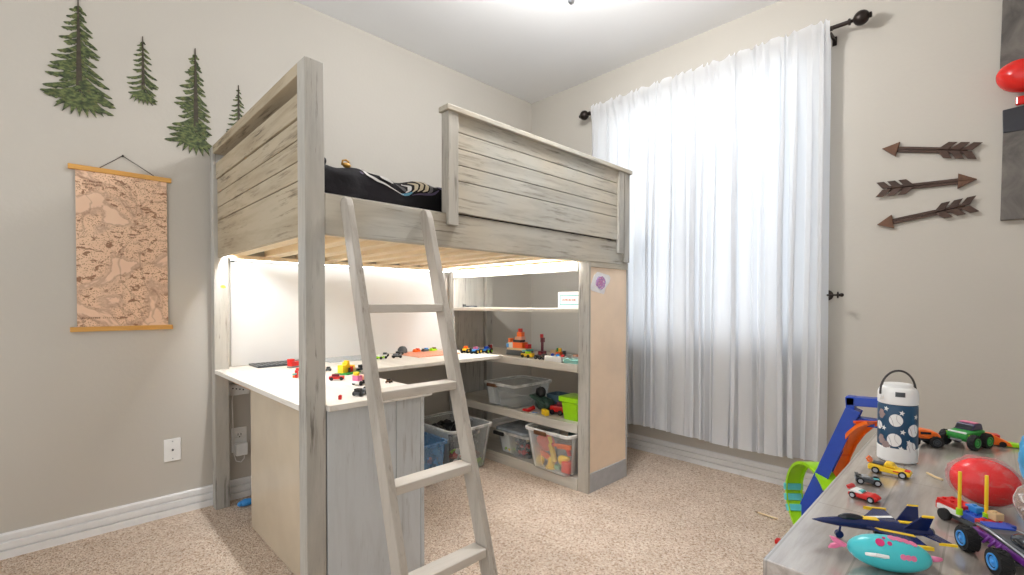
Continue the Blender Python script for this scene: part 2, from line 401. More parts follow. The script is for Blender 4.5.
# guard rail on the front
g = MB()
for z0, z1 in ((1.394, 1.5205), (1.5235, 1.584), (1.587, 1.6505), (1.6535, 1.7145), (1.7175, 1.786)): g.box(-1.795, -.632, by0-.006, by0+.012, z0, z1)
g.build('guard_panel', M_wX, bed, bo, bevel=0.002)
MB().box(-1.842, -1.792, by0-.018, by0-.0005, 1.340, 1.786).box(-1.842, -1.795, by0, by0+.03, 1.388, 1.786).build('guard_stile', M_wZ, bed, bo, bevel=0.003)
MB().box(-.642, -.590, by0-.018, by0-.0005, 1.318, 1.786).box(-.577, -.519, by0-.012, by0+.001, 1.27, 1.786).build('guard_stile', M_wZ, bed, bo, bevel=0.003)
MB().box(-1.852, -.512, by0-.026, by0+.036, 1.786, 1.808).build('guard_cap', M_wX, bed, bo, bevel=0.003)
# slats and bed deck
x = bx0 + .075
while x < bx1 - .16:
    MB().box(x, x+.070, by0+.037, by1-.037, 1.274, 1.312).build('slat', M_pine, bed, bo, bevel=0.002); x += .162
MB().box(bx0+.0365, bx1-.06, by0+.064, by1-.062, 1.3125, 1.322).build('bed_deck', M_pine, bed, bo)
MB().box(bx0+.064, bx1-.06, by0+.037, by0+.07, 1.2565, 1.2735).build('ledger', M_pine, bed, bo); MB().box(bx0+.064, bx1-.06, by1-.07, by1-.037, 1.2565, 1.2735).build('ledger', M_pine, bed, bo)
# LED strip light under the bed
led = thing('light_strip', 'lit white light strip running under the loft bed edge', 'light strip', (-1.5, -.1, 1.25))
lo = tuple(led.location)
MB().box(bx0+.040, bx0+.052, by0+.075, by1-.07, 1.288, 1.294).build('head_run', M_led2, led, lo)
MB().box(-2.30, -.92, -.062, -.050, 1.2505, 1.2555).build('wall_run', M_led, led, lo)
MB().box(-.925, -.936, -1.19, -.12, 1.2505, 1.2555).build('shelf_run', M_led3, led, lo)
MB().box(-.866, -.856, -1.18, -.09, 1.2365, 1.2415).build('added_shelf_fill', M_led3, led, lo)  # added fill light behind the apron, brightens the shelf interior

# mattress and bedding
mt = tag(MB().box(-2.312, -.60, -1.215, -.085, 1.3225, 1.43).build('mattress', plain('white_mattress', rgb(215, 212, 208), .8), None, (-1.45, -.65, 1.3225), bevel=.03, seg=4), 'thin mattress lying inside the loft bed under black bedding', 'mattress')
def bedding_mat():
    t = NT('black_bedding_cloth'); v = t.coords()
    t.color(t.ramp(t.noise(v, 4, 2), [(0.4, rgb(12, 11, 14)), (0.6, rgb(26, 22, 27))])); t.b.inputs['Roughness'].default_value = 0.75; t.b.inputs['Specular IOR Level'].default_value = .2
    t.bump(t.noise(v, 26, 3), 0.3, 0.01); return t.m
def bed_pt(u, s_, lift=0.0):
    x = -2.315 + 1.70*u
    top = 1.540 - .020*math.exp(-((u-.175)/.05)**2) + .004*math.sin(u*61+1)
    a = PI*s_; y = -.66 - .565*math.cos(a)
    z = 1.425 + (top-1.425)*(math.sin(a)**0.33)*(0.72+.28*(1-s_)) + .006*math.sin(x*23+y*31) + .004*math.sin(x*47-y*19)
    if s_ < .12: y += .006*math.sin(x*37)
    if s_ <= 0: z = 1.400
    return Vector((x, max(y, -1.222) - lift, z + lift*.7))
def bedding():
    nx, ns = 130, 40; vs, fs = [], []
    for i in range(nx+1):
        for j in range(ns+1): vs.append(tuple(bed_pt(i/nx, j/ns)))
    for i in range(nx):
        for j in range(ns): a = i*(ns+1)+j; fs.append((a, a+1, a+ns+2, a+ns+1))
    fs.append(tuple(range(ns, -1, -1))); fs.append(tuple(nx*(ns+1)+j for j in range(ns+1)))
    t = thing('comforter', 'black comforter with pale swirling print bunched on the loft bed', 'comforter', (-1.45, -.65, 1.42)); o = tuple(t.location)
    MB().add(vs, fs).build('cloth', bedding_mat(), t, o, smooth=True)
    m = MB(); cols = [plain('pale_print', rgb(206, 204, 200), .8, var=.1), plain('cream_print', rgb(196, 184, 158), .8, var=.15), plain('blue_print', rgb(86, 140, 164), .8, var=.15), plain('violet_grey_print', rgb(76, 66, 90), .8, var=.2), plain('dark_grey_print', rgb(88, 86, 88), .8, var=.2)]
    def ribbon(pts, w, c):
        m.cur = c; n = 24; v = []
        for q in range(n+1):
            f = q/n*(len(pts)-1); a = min(int(f), len(pts)-2); g = f-a
            u = pts[a][0]*(1-g)+pts[a+1][0]*g; s_ = pts[a][1]*(1-g)+pts[a+1][1]*g
            ww = w*(.35+.65*math.sin(PI*q/n)); d = Vector((pts[a+1][0]-pts[a][0], (pts[a+1][1]-pts[a][1])*.3)).normalized()
            fs_ = lambda k: math.asin(min(.99, max(.05, (.10 + 2.1*k))**3))/PI
            v += [tuple(bed_pt(u-d[1]*ww, fs_(s_+d[0]*ww*2.6), .0022)), tuple(bed_pt(u+d[1]*ww, fs_(s_-d[0]*ww*2.6), .0022))]
        m.add(v, [(2*q, 2*q+1, 2*q+3, 2*q+2) for q in range(n)])
    ribbon([(.092,.30),(.100,.21),(.122,.13),(.150,.075),(.186,.060)], .0050, 0)
    ribbon([(.092,.30),(.120,.33),(.150,.28),(.172,.20)], .0035, 4)
    ribbon([(.126,.22),(.140,.20),(.156,.17)], .0110, 0)
    ribbon([(.108,.27),(.122,.26),(.132,.25)], .0060, 0)
    ribbon([(.166,.26),(.180,.20),(.190,.13)], .0080, 4)
    for q, u in enumerate((.196, .212, .226, .240, .253)): ribbon([(u-.004, .30), (u+.006, .23), (u+.003, .15), (u-.006, .11)], .0048, (0, 1, 1, 1, 4)[q])
    ribbon([(.176,.055),(.192,.075),(.206,.115)], .0080, 2); ribbon([(.205,.06),(.235,.07),(.262,.11),(.280,.18)], .0065, 3); ribbon([(.262,.30),(.284,.26),(.292,.16)], .0050, 3)
    ribbon([(.085,.24),(.090,.20)], .003, 3)
    m.build('print', cols, t, o, smooth=True)
bedding()
pil = MB(); pil.M = Matrix.Translation((-2.288, -1.02, 1.520))
pil.ball((0,0,0), (.030, .17, .030), 24, 14); tag(pil.build('pillow', plain('black_pillow_cloth', rgb(24, 22, 26), .8), None, (-2.288, -1.02, 1.49), smooth=True), 'black pillow edge showing beside the front bed post', 'pillow')
gt = thing('toy_figure', 'tiny gold toy lying on top of the black comforter', 'toy', (-2.188, -1.14, 1.520))
go = tuple(gt.location); M_gold = plain('gold_toy_plastic', rgb(196, 150, 70), .35, .3)
MB().ball((-2.188,-1.14,1.530), (.016,.010,.010)).build('body', M_gold, gt, go, smooth=True)
MB().tube([(-2.205,-1.14,1.528),(-2.203,-1.14,1.544),(-2.190,-1.14,1.549),(-2.178,-1.14,1.542)], .0035).build('handle', M_gold, gt, go, smooth=True)

# ------------------------------------------------------------------ worktop, cabinet, bookshelf under the bed
wt = MB(); px, py = bx0+.0645, by0+.0645
wt.prism([(bx0, py), (px, py), (px, -1.290), (-1.922, -1.290), (-1.922, -.60), (-.912, -.60), (-.912, -.014), (px, -.014), (px, by1-.0615), (bx0, by1-.0615)], 'Z', .680, .700)
wto = thing('desk_worktop', 'pale wooden L-shaped worktop under the loft bed covered in toys', 'desk', (-1.65, -.6, .68))
wt.build('top', M_top, wto, tuple(wto.location), bevel=.002)
MB().box(-2.300, -2.282, -.408, -.02, .625, .6795).build('support_cleat', plain('raw_orange_wood', rgb(206, 150, 88), .6, var=.12, vs=12), wto, tuple(wto.location))
MB().box(-1.92, -.93, -.045, -.02, .63, .6795).build('support_cleat', M_pine, wto, tuple(wto.location))
MB().box(bx0+.001, bx0+.004, py, by1-.0615, .682, .6995).build('raw_edge', M_edge, wto, tuple(wto.location))
cb = thing('desk_cabinet', 'whitewashed wooden cabinet standing under the desk behind the front bed post', 'cabinet', (-2.13, -.84, 0))
co = tuple(cb.location)
MB().box(-2.311, -2.293, -1.252, -.41, .002, .6795).build('side_panel', M_tan, cb, co, bevel=.002)
MB().box(-1.962, -1.945, -1.252, -.41, .002, .6795).build('side_panel', M_front, cb, co, bevel=.002)
fp = MB()
for x0, x1 in ((-2.318, -2.066), (-2.064, -1.962), (-1.9605, -1.945)): fp.box(x0, x1, -1.270, -1.2525, .002, .6795)
fp.build('front_panel', M_front, cb, co, bevel=.0015)
MB().box(-2.293, -1.962, -.428, -.41, .002, .6795).build('back_panel', M_tan, cb, co)
MB().box(-2.293, -1.962, -1.252, -.428, .03, .05).build('inner_shelf', M_tan, cb, co)
sx0, sx1, sy0, sy1 = -.90, -.515, -1.268, -.030
bs = thing('bookshelf', 'whitewashed open bookshelf under the foot of the loft bed', 'bookshelf', (-.7, -.65, 0))
so = tuple(bs.location)
MB().box(sx0, sx0+.018, sy0, sy0+.070, 0, 1.262).build('stile', M_wZ, bs, so, bevel=.002)
MB().box(sx0, sx0+.018, sy1-.05, sy1, 0, 1.262).build('stile', M_wZ, bs, so, bevel=.002)
MB().box(sx0+.018, sx1-.006, sy0+.006, sy0+.014, .1, 1.23).build('end_panel', M_brown, bs, so); 
MB().box(sx0+.018, sx1, sy0, sy0+.018, 0, .105).build('end_rail', M_grey, bs, so, bevel=.002)
MB().box(sx0+.018, sx1, sy0, sy0+.018, 1.228, 1.266).build('end_rail', M_wX, bs, so, bevel=.002)
MB().box(sx1-.008, sx1, sy0, sy0+.05, .105, 1.228).build('stile', M_grey, bs, so)
MB().box(sx0+.018, -.585, sy1-.016, sy1, 0, 1.235).build('end_panel', M_wZ, bs, so)
MB().box(-.575, sx1, sy1-.04, sy1, 0, 1.265).build('stile', M_wZ, bs, so, bevel=.002)
for k, (z1, ap, th) in enumerate(((1.262, .055, .02), (1.0, 0, .021), (.694, .043, .02), (.363, .049, .018), (.066, .066, .018))):
    m = MB(); m.box(sx0+.002, sx1-.002, sy0+.019, sy1-.017, z1-th, z1)
    if ap: m.box(sx0-.006, sx0+.012, sy0+.071, sy1-.051, z1-ap, z1)
    m.build('shelf', M_shelf, bs, so, bevel=.002)

# ladder
LB = thing('ladder', 'grey wooden ladder leaning against the front of the loft bed', 'ladder', (-2.1, -1.6, 0))
LO = tuple(LB.location)
def lady(z): return -1.326 - .300*(1.375 - z)     # front edge of the rails
def rail(xa, xb):
    m = MB(); d = .050
    pts = [(lady(0), 0), (lady(1.345), 1.345), (lady(1.37)+.006, 1.370), (lady(1.378)+.018, 1.378), (lady(1.375)+d-.012, 1.374), (lady(1.36)+d, 1.355), (lady(0)+d+.012, 0)]
    return m.prism(pts, 'X', xa, xb).build('side_rail', M_ladder, LB, LO, bevel=.004)
XL0, XL1, XR0, XR1 = -2.278, -2.253, -1.972, -1.946
rail(XL0, XL1); rail(XR0, XR1)
for z in (1.029, .766, .503, .249):
    MB().box(XL1+.0003, XR0-.0003, lady(z)+.002, lady(z)+.062, z-.028, z).build('tread', M_tread, LB, LO, bevel=.003)

# white wall board behind the desk
wb = thing('wall_board', 'large white board on the wall behind the desk', 'white board', (-1.62, -.012, .70))
w_o = tuple(wb.location)
MB().box(-2.292, -.93, -.012, -.002, .7005, 1.250).build('panel', M_board, wb, w_o, bevel=.001)
MB().box(-2.290, -2.275, -.016, -.0125, 1.244, 1.254).build('clip', M_black, wb, w_o)
tag(MB().prism([(-2.357,1.117),(-2.345,1.122),(-2.335,1.116),(-2.332,1.107),(-2.345,1.103),(-2.356,1.108)], 'Y', by1-.0603, by1-.0610).build('sticker', plain('green_yellow_sticker', rgb(150, 180, 60), .5, var=.3, vs=200), None, (-2.345, by1-.0610, 1.11)), 'tiny green sticker on the back bed post', 'sticker')

# ------------------------------------------------------------------ wall decor on the left wall
def tree_mats():
    t = NT('painted_pine_needles'); v = t.coords()
    n = t.noise(t.coords((30, 10, 60)), 1.6, 3); n2 = t.noise(v, 60, 2)
    c = t.ramp(n, [(0.30, rgb(34, 44, 28)), (0.48, rgb(70, 84, 48)), (0.60, rgb(116, 126, 76)), (0.72, rgb(84, 74, 52))])
    t.color(t.mix(1.0, c, t.ramp(n2, [(0.4, (0.72, 0.70, 0.66)), (0.6, (1, 1, 1))]), 'MULTIPLY'))
    t.b.inputs['Roughness'].default_value = 0.7
    return t.m
M_needle = tree_mats(); M_trunk = plain('painted_brown_trunk', rgb(66, 58, 46), .7, var=.25, vs=60)
def wall_tree(cx, z1, z0, wl, wr_, seed, label, n):
    r = random.Random(seed); t = thing('pine_tree_decal', label, 'wall decal', (cx, 0, z0), 0, 'pine tree wall decals'); o = tuple(t.location)
    Ht = z1 - z0; m = MB(); k = 0
    for i in range(n):
        for sg in (-1, 1):
            for layer in range(2):
                u = min(max((i + .5 + .5*layer*r.random() + r.uniform(-.15, .15)) / n, .03), 1)
                Lm = (wl if sg < 0 else wr_) * (0.14 + 0.86*u**0.85) * (r.choice((.70, 1.0, .88, 1.0)) if layer else r.uniform(.45, .62))
                zr = z1 - Ht*(.035 + .76*u); drop = (0.40 if sg < 0 else 0.66)*(1.15-.25*u) + r.uniform(-.12, .12) + (.5 if not layer else 0)
                th = Ht*.022 + Lm*.10
                root = (cx, zr); tip = (cx + sg*Lm, zr - Lm*drop); d = Vector((tip[0]-root[0], tip[1]-root[1])); nn = Vector((-d[1], d[0])).normalized()
                up = [(0, .5), (.2, .8), (.45, .9), (.7, .75), (.85, .5), (.96, .25)]; dn = [(.94, .35), (.86, .7), (.80, .45), (.68, .95), (.60, .6), (.45, 1.1), (.36, .7), (.2, .9), (0, .5)]
                pts = [tuple(Vector(root) + d*s_ + nn*sg*th*.5*w_*(1+r.uniform(-.2, .2)) - Vector((0, 1))*Lm*.10*math.sin(PI*s_)) for s_, w_ in up] + [tip]
                pts += [tuple(Vector(root) + d*s_ - nn*sg*th*.5*w_*(1+r.uniform(-.15, .3)) - Vector((0, 1))*Lm*.10*math.sin(PI*s_)) for s_, w_ in dn]
                m.prism(pts, 'Y', -.0003, -.0012 - .00010*k); k += 1
    for q in range(7):   # downward sprays closing the foot of the tree
        a = (q-3)*.23; L2 = Ht*.17; rt_ = (cx + (q-3)*wl*.06, z0 + Ht*.20); tp = (rt_[0] + math.sin(a)*L2, rt_[1] - math.cos(a)*L2*1.02); nx_ = L2*.13
        m.prism([(rt_[0]-nx_*.5, rt_[1]), ((rt_[0]+tp[0])/2-nx_, (rt_[1]+tp[1])/2), tp, ((rt_[0]+tp[0])/2+nx_, (rt_[1]+tp[1])/2), (rt_[0]+nx_*.5, rt_[1])], 'Y', -.0003, -.0013 - .0001*k); k += 1
    m.build('branches', M_needle, t, o)
    y = -.0013 - .0001*k*.72
    tr = MB(); tr.prism([(cx-.0015, z1), (cx-.0075*Ht/.5, z1-Ht*.5), (cx-.010*Ht/.5, z0+.24*Ht), (cx+.010*Ht/.5, z0+.24*Ht), (cx+.0075*Ht/.5, z1-Ht*.5), (cx+.0015, z1)], 'Y', -.0003, y)
    tr.build('trunk', M_trunk, t, o)
wall_tree(-2.862, 2.345, 1.825, .128, .130, 21, 'largest pine tree decal, highest and farthest from the bed', 14)
wall_tree(-2.642, 2.270, 1.945, .080, .078, 5, 'small pine tree decal second from the left, above the map', 10)
wall_tree(-2.436, 2.292, 1.750, .130, .088, 9, 'tall slim pine tree decal just left of the headboard', 15)
wall_tree(-2.246, 2.172, 1.860, .062, .060, 14, 'smallest pine tree decal half hidden by the headboard rail', 10)

mp = thing('hanging_map', 'antique style pink-tan map poster hanging from wooden rods', 'poster', (-2.718, -.01, .91)); mo = tuple(mp.location)
def map_mat():
    t = NT('printed_map_paper'); v = t.coords()
    base = t.ramp(t.noise(v, 5, 3), [(0.3, rgb(228, 192, 164)), (0.7, rgb(236, 204, 176))])
    ink = rgb(128, 84, 58)
    vo = t.new('ShaderNodeTexVoronoi'); vo.inputs['Scale'].default_value = 150; t.link(v, vo.inputs['Vector'])
    dots = t.ramp(vo.outputs['Distance'], [(0.26, (1, 1, 1)), (0.40, (0, 0, 0))])
    land = t.noise(v, 5.2, 5, 0.55, 0.5)
    lm = t.ramp(land, [(0.44, (0, 0, 0)), (0.50, (1, 1, 1))])
    base = t.mix(t.math('MULTIPLY', lm, 0.18), base, rgb(212, 166, 118))
    c = t.mix(t.math('MULTIPLY', t.mix(1.0, dots, lm, 'MULTIPLY'), 0.6), base, ink)
    mt_ = t.noise(t.coords((26, 26, 46), (0, .5, 0)), 1.15, 4, .6, .8)
    mm = t.ramp(mt_, [(0.55, (0, 0, 0)), (0.60, (1, 1, 1))])
    c = t.mix(t.math('MULTIPLY', t.mix(1.0, mm, lm, 'MULTIPLY'), 0.8), c, rgb(120, 74, 44))
    coast = t.ramp(land, [(0.425, (0, 0, 0)), (0.445, (1, 1, 1)), (0.452, (1, 1, 1)), (0.50, (0, 0, 0))])
    c = t.mix(t.math('MULTIPLY', coast, 0.40), c, rgb(126, 82, 62))
    riv = t.noise(t.coords((1, 1, 1)), 3.1, 3, .5, .9)
    rv = t.ramp(riv, [(0.492, (0, 0, 0)), (0.499, (1, 1, 1)), (0.503, (1, 1, 1)), (0.510, (0, 0, 0))])
    c = t.mix(t.math('MULTIPLY', rv, 0.35), c, rgb(110, 70, 50))
    t.color(c); t.b.inputs['Roughness'].default_value = 0.7; return t.m
m = MB(); n = 14
front = [(-2.879 + .321*i/n, -.010 - .003*math.sin(PI*i/n)) for i in range(n+1)]
m.prism([(p[0], p[1]) for p in front] + [(p[0], p[1]+.0012) for p in reversed(front)], 'Z', .918, 1.618)
m.build('sheet', map_mat(), mp, mo)
M_rod = wood('honey_wood_rod', rgb(214, 164, 90), rgb(196, 142, 70), rgb(140, 92, 40), 'X', .5)
for z in (1.607, .905): MB().box(-2.902, -2.540, -.018, -.002, z, z+.021).build('rod', M_rod, mp, mo, bevel=.002)
MB().tube([(-2.802,-.010,1.626),(-2.719,-.006,1.700),(-2.602,-.010,1.626)], .0017, 8).build('cord', plain('dark_cord', rgb(60,48,40), .8), mp, mo, smooth=True)
MB().ring((-2.719,-.012,1.699),(-2.719,0,1.699),.004).build('nail', M_bronze, mp, mo)
# tiny illegible lettering strokes: title cartouche of three lines and a place name along the foot
ink = MB(); r = random.Random(2)
def strokes(x, z, w, h, n):
    for i in range(n):
        xx = x + w*i/n
        if r.random() < .12: continue
        ink.box(xx, xx + w/n*.30, -.0142, -.0118, z, z+h*r.uniform(.7, 1)); 
        if r.random() < .6: ink.box(xx, xx + w/n*.72, -.0142, -.0118, z+h*r.choice((0, .4, .75)), z+h*r.choice((0, .4, .75))+h*.22)
for k, (x, w, n_) in enumerate(((-2.852, .062, 11), (-2.858, .070, 12), (-2.848, .050, 8))): strokes(x, 1.560-.014*k, w, .0065, n_)
M_ink = plain('sepia_ink', rgb(150, 112, 88), .8); ink.build('title_lettering', M_ink, mp, mo); ink = MB()
strokes(-2.864, .962, .062, .0062, 10); strokes(-2.794, .962, .046, .0062, 7)
ink.build('place_name_lettering', M_ink, mp, mo)

# wall plates, adapter and cable
wp = thing('wall_plate', 'white cable wall plate on the bare wall below the map', 'wall plate', (-2.545, 0, .318)); po = tuple(wp.location)
MB().box(-2.579, -2.511, -.006, 0, .263, .372).build('plate', M_white, wp, po, bevel=.003)
MB().ring((-2.545,-.012,.318),(-2.545,-.005,.318),.0045).build('jack', C['dgrey'], wp, po)
for z in (.276, .359): MB().ring((-2.545,-.0075,z),(-2.545,-.005,z),.003).build('screw', C['ltgrey'], wp, po)
ot = thing('power_outlet', 'white double power outlet with an adapter plugged in under the desk', 'power outlet', (-2.256, 0, .306)); oo = tuple(ot.location)
MB().box(-2.292, -2.220, -.006, 0, .245, .374).build('plate', M_white, ot, oo, bevel=.003)
MB().box(-2.273, -2.239, -.0085, -.005, .318, .352).build('socket', C['white'], ot, oo, bevel=.003)
for x_ in (-2.263, -2.249): MB().box(x_-.0015, x_+.0015, -.0095, -.0084, .332, .344).build('slot', M_black, ot, oo)
MB().ring((-2.256,-.0095,.325),(-2.256,-.0084,.325),.003).build('slot', M_black, ot, oo)
ad = thing('power_adapter', 'white plug-in power adapter in the lower outlet socket', 'power adapter', (-2.252, -.006, .26)); ao = tuple(ad.location)
MB().box(-2.280, -2.226, -.046, -.0065, .232, .296).build('body', M_white, ad, ao, bevel=.004)
MB().tube([(-2.238,-.03,.233),(-2.240,-.03,.212),(-2.256,-.03,.196),(-2.278,-.03,.206),(-2.286,-.025,.24),(-2.288,-.02,.32),(-2.287,-.012,.42),(-2.290,-.012,.52),(-2.286,-.016,.556)], .0026, 8).build('cable', C['white'], ad, ao, smooth=True)
pb = thing('controller_box', 'white box with vents fixed to the wall just under the desk', 'controller box', (-2.25, -.02, .56)); pbo = tuple(pb.location)
MB().box(-2.306, -2.215, -.045, -.001, .552, .606).build('body', M_white, pb, pbo, bevel=.004)
for i in range(4): MB().ring((-2.294+.016*i,-.047,.590-.004*i),(-2.294+.016*i,-.0445,.590-.004*i),.0035).build('hole', C['dgrey'], pb, pbo)

# ------------------------------------------------------------------ decor on the right wall
M_arrow = wood('dark_stained_arrow_wood', rgb(78, 58, 48), rgb(60, 45, 38), rgb(34, 26, 22), 'Y', .7)
M_arrow2 = wood('rusty_brown_arrow_head', rgb(108, 76, 56), rgb(88, 62, 46), rgb(48, 34, 28), 'Z', .6)
def wall_arrow(tip, end, label, hl=.062):
    tp, en = Vector(tip), Vector(end); d = (en - tp); L = d.length; d.normalize(); nn = Vector((-d[1], d[0]))
    P = lambda s, w: tuple(tp + d*s + nn*w)
    c = (tp+en)/2
    t = thing('wooden_arrow', label, 'wall decoration', (-.006, c[0], c[1]), 0, 'wooden arrows on the wall'); o = tuple(t.location)
    MB().prism([P(0, 0), P(hl, .034), P(hl, 0)], 'X', -.004, -.020).prism([P(0, 0), P(hl, 0), P(hl, -.034)], 'X', -.004, -.017).build('arrow_head', M_arrow2, t, o, bevel=.001)
    MB().prism([P(hl+.0005, .013), P(L*.93, .013), P(L*.93, .001), P(hl+.0005, .001)], 'X', -.002, -.014).prism([P(hl+.0005, -.001), P(L*.93, -.001), P(L*.93, -.013), P(hl+.0005, -.013)], 'X', -.002, -.0125).build('shaft', M_arrow, t, o)
    m = MB()
    for k in range(3):
        s = L*.62 + k*L*.125
        for sg in (1, -1): m.prism([P(s, .002*sg), P(s+.032, .036*sg), P(s+.062, .036*sg), P(s+.036, .002*sg)], 'X', -.0145, -.021)
    m.build('fletching', M_arrow, t, o, bevel=.001)
wall_arrow((-2.390, 1.797), (-2.716, 1.712), 'topmost wooden arrow, its head pointing at the curtain')
wall_arrow((-2.726, 1.585), (-2.386, 1.596), 'middle wooden arrow, the one pointing away from the curtain')
wall_arrow((-2.374, 1.424), (-2.713, 1.474), 'lowest wooden arrow, its head pointing at the curtain')
def slate(name):
    t = NT(name); n = t.noise(t.coords(), 7, 6, .6, 1.2)
    t.color(t.ramp(n, [(0.3, rgb(70, 67, 64)), (0.55, rgb(104, 99, 94)), (0.75, rgb(122, 116, 110))])); t.b.inputs['Roughness'].default_value = .6; return t.m
M_slate = slate('mottled_grey_canvas')
m = MB(); m.prism([(-2.790, 2.030), (-3.10, 2.012), (-3.10, 2.64), (-2.800, 2.64)], 'X', -.028, -.001)
tag(m.build('wall_canvas', M_slate, None, (-.015, -2.95, 2.3), bevel=.002), 'upper dark grey canvas at the right edge, above the glossy red ornament', 'canvas', 'grey wall canvases')
cv = thing('wall_canvas', 'lower dark grey canvas with a black top band', 'canvas', (-.015, -2.95, 1.4), 0, 'grey wall canvases'); cvo = tuple(cv.location)
MB().prism([(-2.800, 1.392), (-3.10, 1.380), (-3.10, 1.752), (-2.803, 1.764)], 'X', -.028, -.001).build('face', M_slate, cv, cvo, bevel=.002)
MB().prism([(-2.803, 1.7645), (-3.10, 1.7525), (-3.10, 1.880), (-2.801, 1.862)], 'X', -.030, -.001).build('top_band', plain('near_black_band', rgb(44, 45, 52), .5), cv, cvo, bevel=.002)
M_gloss = plain('glossy_red_lacquer', rgb(214, 34, 28), .12, var=.02)
rg = thing('wall_ornament', 'glossy red rounded ornament between the two grey canvases', 'wall decoration', (-.05, -2.87, 1.95)); rgo = tuple(rg.location)
m = MB(); m.M = Matrix.Translation((-.07, -2.868, 1.972)) @ Matrix.Rotation(math.radians(24), 4, 'X')
m.ball((0,0,0), (.062, .098, .064), 32, 20, lambda d: 1 + .05*math.sin(d[1]*4)); m.build('body', M_gloss, rg, rgo, smooth=True)
MB().box(-.052, -.0305, -2.96, -2.838, 1.866, 1.902).build('base', M_gloss, rg, rgo, bevel=.006)

# ceiling light
cl = thing('ceiling_light', 'ceiling light bowl whose finial just shows at the top edge', 'ceiling light', (-1.36, -1.51, H)); clo = tuple(cl.location)
cx, cy = -1.36, -1.51
MB().lathe([(.075, H), (.075, H-.02), (.05, H-.04), (.014, H-.05), (.014, H-.16)], (cx, cy, 0)).build('canopy', C['silver'], cl, clo, autos=True)
MB().lathe([(.13*math.sin(a), 2.475-.105*math.cos(a)) for a in [0.06+.1*i for i in range(15)]] + [(.13, 2.49), (.02, 2.575)], (cx, cy, 0), n=36).build('glass_bowl', M_lamp, cl, clo, smooth=True)
MB().lathe([(.004, 2.305), (.012, 2.312), (.016, 2.325), (.012, 2.345), (.020, 2.362), (.022, 2.368)], (cx, cy, 0)).build('finial', C['silver'], cl, clo, autos=True)
MB().lathe([(.02, 2.600), (.105, 2.592), (.112, 2.588), (.105, 2.585), (.02, 2.590)], (cx, cy, 0), n=36).build('pan', C['silver'], cl, clo, autos=True)  # added disc, out of view, cuts the bowl's bright spot on the ceiling

# ------------------------------------------------------------------ things on the bookshelf and the desk
def rrect(x0, x1, y0, y1, r, n=5):
    pts = []
    for cx_, cy_, a0 in ((x1-r, y1-r, 0), (x0+r, y1-r, PI/2), (x0+r, y0+r, PI), (x1-r, y0+r, 1.5*PI)):
        for i in range(n+1): a = a0 + PI/2*i/n; pts.append((cx_+r*math.cos(a), cy_+r*math.sin(a)))
    return pts
def loft(m, rings):
    """rings: list of (pts2d, z); joined in order, closed start/end"""
    n = len(rings[0][0]); vs = [(p[0], p[1], z) for pts, z in rings for p in pts]
    fs = [(k*n+i, k*n+(i+1)%n, (k+1)*n+(i+1)%n, (k+1)*n+i) for k in range(len(rings)-1) for i in range(n)]
    fs.append(tuple(range(n-1, -1, -1))); fs.append(tuple(range((len(rings)-1)*n, len(rings)*n)))
    return m.add(vs, fs)
def storage_bin(label, x0, x1, y0, y1, z0, z1, taper, mat, rim, handles=(), lid=None, hcol='brown', name='storage_bin', group='plastic storage bins'):
    t = thing(name, label, 'bin', ((x0+x1)/2, (y0+y1)/2, z0), 0, group); o = tuple(t.location)
    rr = .035; T = taper; w = .003
    R_ = lambda k, g=0.0: rrect(x0+T*(1-k)+g, x1-T*(1-k)-g, y0+T*(1-k)+g, y1-T*(1-k)-g, max(rr-g*.5, .008))
    m = MB(); loft(m, [(R_(0, .008), z0), (R_(0.02), z0+.006), (R_(.985), z1-.006), (R_(.985, w), z1-.006), (R_(.04, w), z0+.009), (R_(.03, .010), z0+.0085)])
    m.build('tub', mat, t, o, autos=True)
    m = MB(); loft(m, [(R_(.99, .0005), z1-.018), (R_(1, -.008), z1-.016), (R_(1, -.010), z1-.002), (R_(1, -.004), z1), (R_(1, .004), z1-.001), (R_(.99, .0035), z1-.006), (R_(.99, .0005), z1-.0065)])
    # leave the opening free: remove the two end caps
    m.f = m.f[:-2]; m.mi = m.mi[:-2]
    m.build('rim', rim, t, o, autos=True)
    for hx, hy, ax in handles:
        m = MB()
        if ax == 'Y': m.box(hx-.010, hx+.004, hy-.045, hy+.045, z1-.030, z1-.006)
        else: m.box(hx-.045, hx+.045, hy-.010, hy+.004, z1-.030, z1-.006)
        m.build('handle', C[hcol], t, o, bevel=.004)
    if lid:
        m = MB(); loft(m, [(R_(1, -.012), z1+.0005), (R_(1, -.013), z1+.010), (R_(1, -.004), z1+.016), (R_(1, .02), z1+.015), (R_(1, .03), z1+.010)])
        m.build('lid', lid, t, o, autos=True)
    return t
def bricks_heap(label, x0, x1, y0, y1, z0, z1, cols, n, seed, size=(.016, .036)):
    r = random.Random(seed); m = MB()
    for i in range(n):
        s = [r.uniform(*size) for _ in range(3)]; fz = r.random()
        m.M = Matrix.Translation((r.uniform(x0, x1), r.uniform(y0, y1), z0 + (z1-z0)*fz*fz)) @ Matrix.Rotation(r.uniform(0, 6), 4, (r.random()+.1, r.random(), r.random()))
        m.cur = r.randrange(len(cols)); m.cbox((0,0,0), s)
        if r.random() < .5: m.ring((0,0,s[2]/2), (0,0,s[2]/2+.004), .005, n=8)
    return tag(m.build('toy_bricks', [C[c] for c in cols], None, ((x0+x1)/2, (y0+y1)/2, z0)), label, 'toy bricks', kind='stuff')

